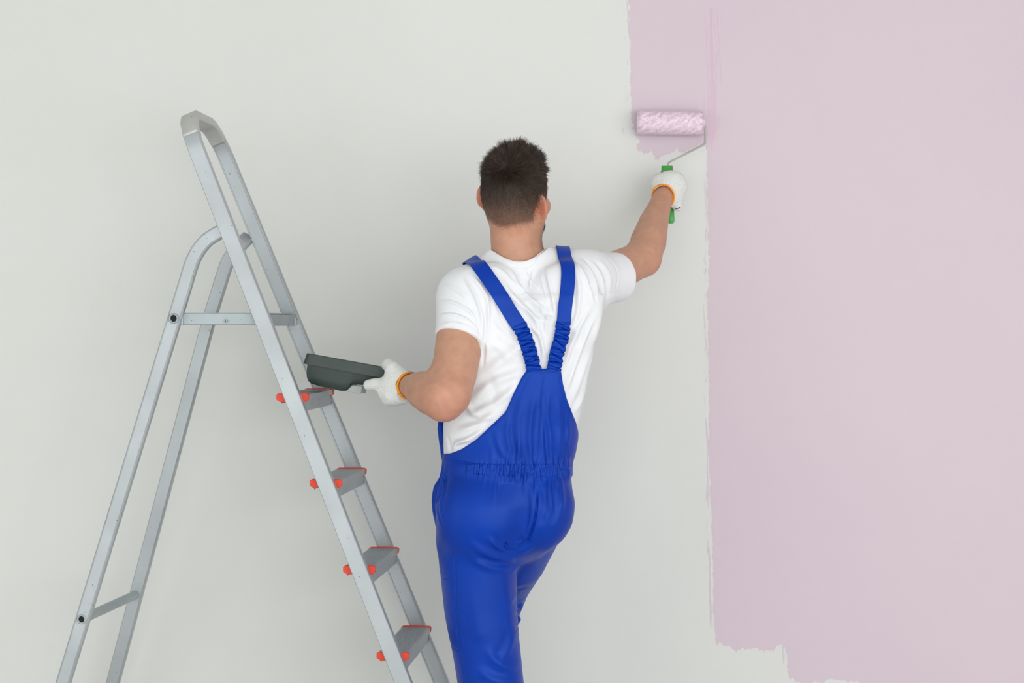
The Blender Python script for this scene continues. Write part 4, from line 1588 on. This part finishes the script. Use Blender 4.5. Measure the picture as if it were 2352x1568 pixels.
# straps
def ribbon(name, pts, width, bvh, off, mat, parent, gathered=False, thick=.0022, seed=0, n_across=11, per=10, pitch=.0125, amp=1.0, slope=1.5):
    """pts: world points near the surface; the band is laid on it"""
    r = np.random.default_rng(seed)
    path = catmull(pts, per)
    # resample evenly
    L_ = [0]
    for a, b in zip(path[:-1], path[1:]):
        L_.append(L_[-1] + (b - a).length)
    stp = min(.0012, pitch / 10) if gathered else .004
    n = int(L_[-1] / stp)
    xs = np.linspace(0, L_[-1], n + 1)
    arr = np.array([tuple(p) for p in path])
    R_ = np.stack([np.interp(xs, L_, arr[:, i]) for i in range(3)], 1)
    cen, nrm = [], []
    for p in R_:
        h = bvh.find_nearest(Vector(p))
        cen.append(np.array(h[0]))
        nrm.append(np.array(h[1]))
    cen, nrm = np.array(cen), np.array(nrm)
    for _ in range(6 if not gathered else 30):
        nrm[1:-1] = (nrm[:-2] + nrm[1:-1] * 2 + nrm[2:]) / 4
        cen[1:-1] = (cen[:-2] + cen[1:-1] * 2 + cen[2:]) / 4
    nrm /= np.linalg.norm(nrm, axis=1, keepdims=True)
    tan = np.gradient(cen, axis=0)
    tan /= np.linalg.norm(tan, axis=1, keepdims=True)
    side = np.cross(tan, nrm)
    side /= np.linalg.norm(side, axis=1, keepdims=True)
    rows = []
    ph = 0.0
    phase = []
    for i in range(len(xs)):
        phase.append(ph)
        ph += stp * 2 * math.pi / (pitch * (1 + .28 * math.sin(i * .071 + seed) + .2 * math.sin(i * .19 + seed * 3)))
    for i in range(len(xs)):
        row = []
        for j in range(n_across):
            s_ = (j / (n_across - 1) - .5) * 2
            w_ = width / 2
            ht = 0.0
            lat = 0.0
            if gathered:
                e = min(1, i / 8, (len(xs) - 1 - i) / 8)
                if amp < 1:
                    e = min(1, .05 + i / 60, (len(xs) - 1 - i) / 8)
                slant = slope * s_ + .7 * math.sin(i * .033 + seed * 2)
                q = math.sin(phase[i] + slant)
                q2 = math.sin(phase[i] * 2.3 + 2.1 * s_ + seed)
                ht = e * amp * (.0030 * q + .0010 * q2 + .0032)
                w_ = w_ * (1 + .07 * amp * e * math.sin(phase[i] + (1.3 if s_ > 0 else -.9)))
                lat = .0022 * amp * e * math.sin(phase[i] * .5 + 3 * s_)
            p = cen[i] + side[i] * (s_ * w_)
            if not gathered:
                h = bvh.find_nearest(Vector(p))
                dd = (Vector(p) - h[0]).dot(Vector(nrm[i]))
                p = p - nrm[i] * min(dd, .012)
            else:
                h = bvh.find_nearest(Vector(p))
                dd = (Vector(p) - h[0]).dot(Vector(nrm[i]))
                p = p - nrm[i] * min(dd, .006)
            if amp < 1:
                ht -= .0036 * (1 - min(1, i / 50, (len(xs) - 1 - i) / 30))
            row.append(p + nrm[i] * (off + ht) + tan[i] * lat)
        rows.append(row)
    rows = np.array(rows)
    if not gathered:
        for _ in range(4):
            rows[1:-1] = (rows[:-2] + rows[1:-1] * 2 + rows[2:]) / 4
    m_, k_ = rows.shape[:2]
    Vv = rows.reshape(-1, 3)
    idx = np.arange(m_ * k_).reshape(m_, k_)
    q = np.stack([idx[:-1, :-1], idx[:-1, 1:], idx[1:, 1:], idx[1:, :-1]], -1).reshape(-1, 4)
    o = link(name, fast_mesh(name, Vv, q), mat, parent)
    sm = o.modifiers.new('t', 'SOLIDIFY')
    sm.thickness = thick
    sm.offset = 1
    if not gathered:
        bv = o.modifiers.new('b', 'BEVEL')
        bv.width = .0008
        bv.segments = 2
        bv.limit_method = 'ANGLE'
    return o


DB = 4.33
lp = [P(1120, 740, 4.60), P(1098, 660, 4.56), P(1086, 618, 4.50), P(1083, 604, 4.45), P(1094, 612, 4.39), P(1114, 634, 4.36), P(1140, 668, 4.34), P(1162, 700, 4.33), P(1182, 732, 4.33), P(1194, 750, 4.33)]
rp = [P(1300, 740, 4.60), P(1300, 650, 4.56), P(1296, 600, 4.51), P(1291, 580, 4.46), P(1298, 596, 4.40), P(1304, 625, 4.37), P(1303, 665, 4.345), P(1298, 705, 4.33), P(1295, 745, 4.33)]
ribbon('shoulder_strap', lp, .036, shirt_bvh, .0048, M_BLUE, overalls)
ribbon('shoulder_strap', rp, .033, shirt_bvh, .0048, M_BLUE, overalls)
lg = [P(1193, 745, 4.33), P(1206, 775, 4.33), P(1216, 806, 4.33), P(1226, 846, 4.33), P(1228, 854, 4.33)]
rg = [P(1294, 740, 4.33), P(1290, 775, 4.33), P(1281, 808, 4.33), P(1275, 846, 4.33), P(1274, 854, 4.33)]
ribbon('gathered_elastic_strap', lg, .034, shirt_bvh, .0052, M_BLUE, overalls, True, seed=1)
ribbon('gathered_elastic_strap', rg, .034, shirt_bvh, .0052, M_BLUE, overalls, True, seed=4)


wb = [P(1066, 1077, 4.37), P(1095, 1077, 4.345), P(1140, 1078, 4.335), P(1190, 1079, 4.335), P(1240, 1079, 4.335), P(1275, 1078, 4.35), P(1298, 1076, 4.38), P(1304, 1075, 4.41)]
ribbon('elastic_waistband', wb, .0250, over_bvh, -.0012, M_BLUE, overalls, True, thick=.0012, seed=2, pitch=.0078, amp=.46, slope=.5)


# stitched seams: thin thread lines laid on the cloth
def thread(name, pts, d, bvh, mat, parent, r=.0005, dash=.0024, gap=.0016):
    path = catmull([P(x, y, d) for x, y in pts], 14)
    proj = []
    for p in path:
        h = bvh.ray_cast(Vector((p.x, 4.0, p.z)), Vector((0, 1, 0)))
        if h[0]:
            proj.append(h[0] - Vector((0, .0012, 0)))
    if len(proj) < 2:
        return
    L_ = [0]
    for a, b in zip(proj[:-1], proj[1:]):
        L_.append(L_[-1] + (b - a).length)
    arr = np.array([tuple(p) for p in proj])
    f_ = lambda x: Vector([float(np.interp(x, L_, arr[:, i])) for i in range(3)])
    geo = []
    x = 0
    while x < L_[-1]:
        geo.append(sweep([f_(x), f_(min(x + dash, L_[-1] + 1e-4) + 1e-5)], circle(r, 5), (.1, 1, .1)))
        x += dash + gap
    o = mk(name, *join_geo(geo), mat, parent)
    return o


VV, QQ = V, Q
ob = BVHTree.FromPolygons([tuple(v) for v in VV], [tuple(q) for q in QQ])
thread('seam_stitching', [(1220, 854), (1206, 882), (1192, 914), (1181, 936)], 4.34, ob, M_SEAM, overalls, r=.0004)
thread('seam_stitching', [(1222, 853), (1250, 857), (1280, 855)], 4.34, ob, M_SEAM, overalls, r=.0004)
thread('seam_stitching', [(1282, 857), (1290, 895), (1300, 925), (1312, 953)], 4.34, ob, M_SEAM, overalls, r=.0004)
thread('seam_stitching', [(1251, 860), (1246, 900), (1243, 950), (1239, 1010), (1235, 1058)], 4.34, ob, M_SEAM, overalls, r=.0004)
sb_ = BVHTree.FromPolygons([tuple(v) for v in SV], [tuple(q) for q in SQ])

# shoes
for a_, foot in ((LANK, [((0, 0, -.01), .045), ((0, -.015, -.045), .04), ((0, .10, -.045), .042), ((0, .165, -.058), .032)]),
                 (RANK, [((0, 0, -.01), .043), ((0, -.028, -.045), .038), ((0, .0, -.11), .040), ((0, .045, -.17), .031)])):
    S2 = Field(a_ + Vector((-.07, -.10, -.22)), a_ + Vector((.07, .24, .06)), .004)
    S2.chain([(a_ + Vector(q), r) for q, r in foot], .02)
    sl, X, Y, Z = S2.box(a_ - Vector((1, 1, 1)), a_ + Vector((1, 1, 1)))
    S2.d = np.maximum(S2.d, (0.001 - Z).astype(np.float32))
    V, Q = S2.mesh()
    V[:, 2] = np.maximum(V[:, 2], .0005)
    link('shoe', fast_mesh('shoe', V, Q), M_SHOE, person)


# ------------------------------------------------------------------ gloves
def torus_band(name, c, nrm, r, rr, mat, parent, sq=(1, 1), up=(0, 0, 1), n=64, seed=0):
    nrm = Vector(nrm).normalized()
    a = Vector(up)
    a = (a - nrm * nrm.dot(a)).normalized()
    b = nrm.cross(a)
    V_, F_ = [], []
    k = 10
    rg_ = np.random.default_rng(seed)
    for i in range(n):
        t = 2 * math.pi * i / n
        cc = Vector(c) + a * (r * sq[0] * math.cos(t)) + b * (r * sq[1] * math.sin(t)) + nrm * (.0012 * math.sin(3 * t + seed))
        o = (a * math.cos(t) + b * math.sin(t)).normalized()
        q = rr * (1 + .1 * rg_.normal())
        for j in range(k):
            s_ = 2 * math.pi * j / k
            V_.append(cc + o * (q * .75 * math.cos(s_)) + nrm * (q * 1.25 * math.sin(s_)))
    for i in range(n):
        for j in range(k):
            F_.append((i * k + j, i * k + (j + 1) % k, ((i + 1) % n) * k + (j + 1) % k, ((i + 1) % n) * k + j))
    return mk(name, V_, F_, mat, parent, smooth=True)


# left hand: grips the near rim of the tray, thumb above, fingers under it
G = Field((-.37, 4.38, 1.17), (-.19, 4.68, 1.34), .0016)
G.chain([(P(942, 886, 4.462), .0325), (P(930, 886, 4.475), .0335), (P(908, 885, 4.49), .037), (P(898, 892, 4.50), .033)], .012, flat=((0.3, 1, 0.1), .82))
G.chain([(P(915, 865, 4.485), .026), (P(903, 848, 4.492), .020), (P(893, 838, 4.510), .0155), (P(889, 838, 4.53), .0145)], .014)
G.chain([(P(903, 893, 4.492), .026), (P(882, 886, 4.50), .0185), (P(862, 882, 4.508), .0148), (P(847, 884, 4.52), .0135)], .012)
G.chain([(P(908, 902, 4.505), .026), (P(893, 898, 4.545), .0150), (P(876, 891, 4.580), .0135), (P(866, 884, 4.612), .012)], .008)
G.chain([(P(912, 908, 4.505), .024), (P(901, 906, 4.550), .0145), (P(888, 900, 4.590), .013), (P(878, 892, 4.620), .0115)], .008)
G.chain([(P(922, 908, 4.495), .022), (P(915, 913, 4.545), .0125), (P(906, 909, 4.580), .0115), (P(896, 902, 4.60), .0105)], .008)
G.cone(P(905, 905, 4.480), P(932, 903, 4.465), .0265, .024, .016)
G.cone(P(880, 898, 4.49), P(892, 912, 4.495), .012, .018, .014)
wl = (P(962, 889, 4.42) - P(925, 886, 4.482)).normalized()
sl, X, Y, Z = G.box((-1, 4, 0), (1, 5, 2))
pc = P(938, 886, 4.466)
G.d = np.maximum(G.d, ((X - pc.x) * wl.x + (Y - pc.y) * wl.y + (Z - pc.z) * wl.z).astype(np.float32))
G.cone(P(922, 886, 4.485), P(950, 887, 4.445), .0275, .031, .0, 's')
V, Q = G.mesh()
V = laplace(V, Q, 2, .5)
N = normals(V, Q)
GF = [([(872, 890), (885, 900), (900, 915)], 3, 1.2, 'v'), ([(885, 855), (890, 868), (880, 878)], 5, 1.4, 'v'), ([(905, 870), (908, 895), (915, 915)], 5, .9, 'r'),
      ([(920, 862), (915, 885), (920, 910)], 4, .8, 'v')]
rib = np.sin((V[:, 2] - CAMH) * 900 + V[:, 0] * 300) * .0  # relief comes from the knit bump
V = V + N * folds(V, N, GF, 4.47)[:, None]
glove_l = link('work_glove', fast_mesh('work_glove', V, Q), M_KNIT, person)
torus_band('glove_cuff', pc + wl * .001, wl, .0315, .0036, M_ORANGE, glove_l, sq=(1.0, .98))

# right hand: closed round the roller handle
G = Field((.34, 4.79, 1.64), (.50, 4.96, 1.84), .0016)
G.chain([(P(1521, 458, 4.848), .031), (P(1528, 446, 4.858), .033), (P(1540, 434, 4.868), .037), (P(1544, 424, 4.873), .036)], .016)
G.ell(P(1534, 420, 4.872), (.037, .028, .026), k=.018)
G.cone(P(1514, 417, 4.874), P(1552, 414, 4.874), .0175, .0175, .014)
G.cone(P(1549, 440, 4.866), P(1557, 474, 4.868), .026, .013, .016)
G.cone(P(1556, 425, 4.87), P(1566, 432, 4.87), .0175, .0125, .016)
for k, (yy, rr) in enumerate(((412, .0118), (431, .0125), (450, .012), (468, .0105))):
    sx = 1 - .04 * k
    G.chain([(P(1556 - 2 * k, yy, 4.872), rr + .003), (P(1565 - 2 * k, yy + 1, 4.893), rr), (P(1553 - 2 * k, yy + 2, 4.914), rr), (P(1532, yy + 2, 4.916), rr * .93), (P(1523, yy + 2, 4.902), rr * .88)], .004)
G.chain([(P(1516, 442, 4.865), .019), (P(1508, 424, 4.878), .0155), (P(1511, 410, 4.896), .0135), (P(1522, 405, 4.910), .012)], .010)
wr = (P(1501, 510, 4.775) - P(1524, 452, 4.86)).normalized()
wcut = (wr + Vector((-.05, -.25, .30))).normalized()
pc = P(1524, 450, 4.852)
sl, X, Y, Z = G.box((-1, 4, 0), (1, 5, 2))
G.d = np.maximum(G.d, ((X - pc.x) * wcut.x + (Y - pc.y) * wcut.y + (Z - pc.z) * wcut.z - .004).astype(np.float32))
G.cone(P(1530, 440, 4.868), P(1508, 490, 4.80), .0285, .031, 0, 's')
V, Q = G.mesh()
V = laplace(V, Q, 2, .5)
N = normals(V, Q)
RF = [([(1518 + k * 7, 432 + max(0, k - 1) * 5), (1522 + k * 8, 420 + k * 3), (1528 + k * 8, 408 + k * 4)], 1.9, .9, 's') for k in range(6)]
V = V + N * folds(V, N, RF, 4.84)[:, None]
glove_r = link('work_glove', fast_mesh('work_glove', V, Q), M_KNIT, person)
torus_band('glove_cuff', pc + wcut * .003, wcut, .0315, .0034, M_ORANGE, glove_r, sq=(1.02, .94), seed=3)
geo = []
r3 = np.random.default_rng(5)
gb = BVHTree.FromPolygons([tuple(v) for v in V], [tuple(q) for q in Q])
for k in range(16):
    x, y = 1545 + k * 1.35, 485 - k * .45 + r3.normal() * .8
    a_ = P(x, y, 4.85)
    h = gb.find_nearest(a_)
    c = h[0] + h[1] * .0006
    an = r3.uniform(0, 3.1)
    dv = (Vector((math.cos(an), 0, math.sin(an))) * r3.uniform(.0012, .0028))
    dv = dv - h[1] * dv.dot(h[1])
    geo.append(sweep([c - dv, c + dv], circle(.0006, 5), (.1, 1, .1)))
mk('black_stitch_mark', *join_geo(geo), M_PRINT, glove_r)
for o in list(person.children):
    pass
rebase(person)

# ------------------------------------------------------------------ paint roller
roller = empty('paint_roller', P(1540, 500, 4.88))
tag(roller, 'paint roller with fluffy pink nap and green handle pressed on the wall', 'paint roller')
ra_, rb_ = P(1463, 281, 4.966), P(1615, 283, 4.966)
rdv = (rb_ - ra_).normalized()
# nap: a rounded cylinder with uneven pile
n_u, n_a = 90, 120
Lr = (rb_ - ra_).length
e1 = Vector((0, 0, 1))
e1 = (e1 - rdv * e1.dot(rdv)).normalized()
e2 = rdv.cross(e1)
VN, FNq = [], []
r4 = np.random.default_rng(9)
for i in range(n_u + 1):
    t = i / n_u
    x = t * Lr
    ed = min(x, Lr - x)
    rad = .0308 * (1 - .22 * math.exp(-ed / .0022)) * (1 - .5 * max(0, 1 - ed / .0008))
    for j in range(n_a):
        a_ = 2 * math.pi * j / n_a
        z_ = math.sin(a_ * 9 + x * 260 + 2 * math.sin(x * 90)) * .0005 + math.sin(a_ * 23 - x * 500) * .0003
        q = rad + z_ * min(1, ed / .006)
        p = ra_ + rdv * x + e1 * (q * math.cos(a_)) + e2 * (q * math.sin(a_))
        p.y = min(p.y, 4.9975)
        VN.append(p)
for i in range(n_u):
    for j in range(n_a):
        FNq.append((i * n_a + j, i * n_a + (j + 1) % n_a, (i + 1) * n_a + (j + 1) % n_a, (i + 1) * n_a + j))
FNq.append(tuple(range(n_a)))
FNq.append(tuple(range(n_u * n_a, (n_u + 1) * n_a)))
nap = mk('nap_sleeve', VN, FNq, M_NAP, roller, smooth=True)
# pile fibres
nf = 22000
ti, an = r4.random(nf), r4.random(nf) * 2 * math.pi
e1n, e2n, dn = np.array(e1), np.array(e2), np.array(rdv)
nrf = e1n * np.cos(an)[:, None] + e2n * np.sin(an)[:, None]
rt = np.array(ra_) + dn * (ti * Lr)[:, None] + nrf * .0295
sel = rt[:, 1] < 4.990
lean = np.where(np.sin(ti * 40 + an * 7) > 0, 1, -1)[:, None]
dr = nrf + dn * ((ti - .5) * 1.0)[:, None] + dn * lean * .3
fib = strands('pile_fibre', rt[sel], dr[sel], nrf[sel], np.full(sel.sum(), .0042), np.full(sel.sum(), .00032),
              np.ones((sel.sum(), 3)), np.array([0, 0, -.02]), seg=2, parent=nap, mat=M_NAP, jit=.45)
fib['kind'] = 'stuff'
wr_r = .0027
wire = [rb_ - rdv * .01, P(1620, 284, 4.966), P(1619, 331, 4.955), P(1536, 373, 4.905), P(1531, 390, 4.892), P(1532, 400, 4.890)]
wp = fillet(wire[:5], .011, 8)
v, f = sweep(wp, circle(wr_r, 14), (.3, 1, .1))
mk('wire_frame', v, f, M_WIRE, roller, smooth=True)
v, f = sweep([rb_ - rdv * .001, rb_ + rdv * .0015, rb_ + rdv * .004], circle(.011, 24), (0, 0, 1), scale=[1, 1, .8])
mk('end_plug', v, f, M_NAP, roller)
# handle
h0, h1, h2, h3 = P(1532, 381, 4.892), P(1532, 397, 4.890), P(1536, 440, 4.892), P(1541, 509, 4.885)
hd = [(h0, (.0148, .010)), (h1, (.0152, .0105)), (P(1533, 399, 4.890), (.0128, .010)), (P(1534, 415, 4.891), (.0125, .0115)), (h2, (.0135, .0125)), (P(1539, 475, 4.889), (.011, .011)),
      (P(1540, 498, 4.887), (.0095, .0095)), (h3, (.0088, .0088)), (P(1541, 512, 4.885), (.0055, .0055))]
Vh, Fh = [], []
n = 20
for p, (a_, b_) in hd:
    for j in range(n):
        t = 2 * math.pi * j / n
        c_, s_ = math.cos(t), math.sin(t)
        ex = 2 / 5. if p.z > 1.72 else 1
        Vh.append(p + Vector((a_ * math.copysign(abs(c_) ** ex, c_), b_ * math.copysign(abs(s_) ** ex, s_), 0)))
for i in range(len(hd) - 1):
    for j in range(n):
        Fh.append((i * n + j, i * n + (j + 1) % n, (i + 1) * n + (j + 1) % n, (i + 1) * n + j))
Fh += [tuple(range(n)), tuple(range((len(hd) - 1) * n, len(hd) * n))]
handle = mk('handle', Vh, Fh, M_GREEN, roller, bevel=.0012)
v, f = box(P(1520, 397, 4.890), (.006, .016, .008))
mk('collar_lug', v, f, M_GREEN, handle, bevel=.001)
v, f = sweep([P(1540, 484, 4.888), P(1541, 508, 4.885), P(1541, 513, 4.885)], circle(.0102, 18), (1, 0, 0), scale=[.95, 1.0, .6])
o = mk('grip_end', v, f, M_GREEN_HIGHLIGHT, handle, smooth=True)  # lower handle end in the painted highlight green
rebase(roller)

# ------------------------------------------------------------------ paint tray
tray = empty('paint_tray', P(840, 870, 4.62))
tag(tray, 'dark green plastic paint tray held in his gloved left hand', 'paint tray')
tl = P(703, 811, 4.545)
tdir = Vector((math.cos(math.radians(10.3)), 0, -math.sin(math.radians(10.3))))
tup = Vector((-tdir.z, 0, tdir.x))
if tup.z < 0:
    tup = -tup
tw = (Vector((0, 1, 0)) - tup * .0 + Vector((0, 0, -.035))).normalized()
TW = .175
LT = .292


def tp(s_, w_, h_):
    return tl + tdir * s_ + tw * w_ - tup * h_


# side profile of the pan: s, depth
ST = [(.0075, .022), (.0085, .045), (.011, .058), (.016, .066), (.024, .071), (.050, .0735), (.098, .0755), (.108, .074), (.115, .069), (.119, .061), (.124, .0555), (.132, .0535), (.165, .0500), (.22, .038), (.265, .027), (.284, .020)]
VT, FT = [], []
rimw = .0075
cross = []
for s_, dpt in ST:
    ins = .0035
    row = [(0.0 + rimw, .002), (rimw + ins * .4, dpt * .35), (rimw + ins, dpt * .75), (rimw + ins + .002, dpt - .006 if dpt > .03 else dpt * .85), (rimw + ins + .006, dpt - .001), (rimw + ins + .011, dpt)]
    full = row + [(TW - w_, h_) for w_, h_ in row[::-1]]
    cross.append([tp(s_, w_, h_) for w_, h_ in full])
nC = len(cross[0])
for rws in cross:
    VT += rws
for i in range(len(cross) - 1):
    for j in range(nC - 1):
        FT.append((i * nC + j, i * nC + j + 1, (i + 1) * nC + j + 1, (i + 1) * nC + j))
FT.append(tuple(range(nC)))
FT.append(tuple(range((len(cross) - 1) * nC, len(cross) * nC)))
pan = mk('pan', VT, FT, M_TRAY, tray, smooth=False)
by_angle(pan, 50)
so = pan.modifiers.new('t', 'SOLIDIFY')
so.thickness = .0022
so.offset = 0
bv = pan.modifiers.new('b', 'BEVEL')
bv.width = .0012
bv.segments = 2
bv.limit_method = 'ANGLE'
bv.angle_limit = .6


# rim: flat lip and turned-down skirt
def rrect(x0, x1, y0, y1, r, n=6):
    out = []
    for cx_, cy_, a0 in ((x1 - r, y1 - r, 0), (x0 + r, y1 - r, 90), (x0 + r, y0 + r, 180), (x1 - r, y0 + r, 270)):
        for k in range(n + 1):
            a_ = math.radians(a0 + 90 * k / n)
            out.append((cx_ + r * math.cos(a_), cy_ + r * math.sin(a_)))
    return out


loops = [(rrect(.008, LT - .008, rimw, TW - rimw, .010), .001), (rrect(.008, LT - .008, rimw, TW - rimw, .010), -.001), (rrect(.002, LT - .001, .001, TW - .001, .010), -.001),
         (rrect(.0005, LT, 0, TW, .010), .0012), (rrect(-.003, LT + .002, -.002, TW + .002, .011), .0262), (rrect(-.001, LT, 0, TW, .010), .0264), (rrect(.0022, LT - .002, .002, TW - .002, .010), .003)]
VR, FR = [], []
for lp_, h_ in loops:
    VR += [tp(x, y, h_) for x, y in lp_]
nL = len(loops[0][0])
for i in range(len(loops)):
    k_ = (i + 1) % len(loops)
    for j in range(nL):
        FR.append((i * nL + j, i * nL + (j + 1) % nL, k_ * nL + (j + 1) % nL, k_ * nL + j))
mk('rim', VR, FR, M_TRAY, tray, smooth=False)
# pale foot under the ramp
fp = [(.113, .0745), (.121, .0640), (.1265, .0570), (.150, .0560), (.150, .0745), (.135, .0755)]
for w0_ in (.014, TW - .022):
    Vf = [tp(a_, w_, b_) for w_ in (w0_, w0_ + .008) for a_, b_ in fp]
    m_ = len(fp)
    Ff = [tuple(range(m_)), tuple(range(2 * m_ - 1, m_ - 1, -1))] + [(i, (i + 1) % m_, m_ + (i + 1) % m_, m_ + i) for i in range(m_)]
    mk('foot', Vf, Ff, M_TRAYFOOT, tray, bevel=.001)
rebase(tray)
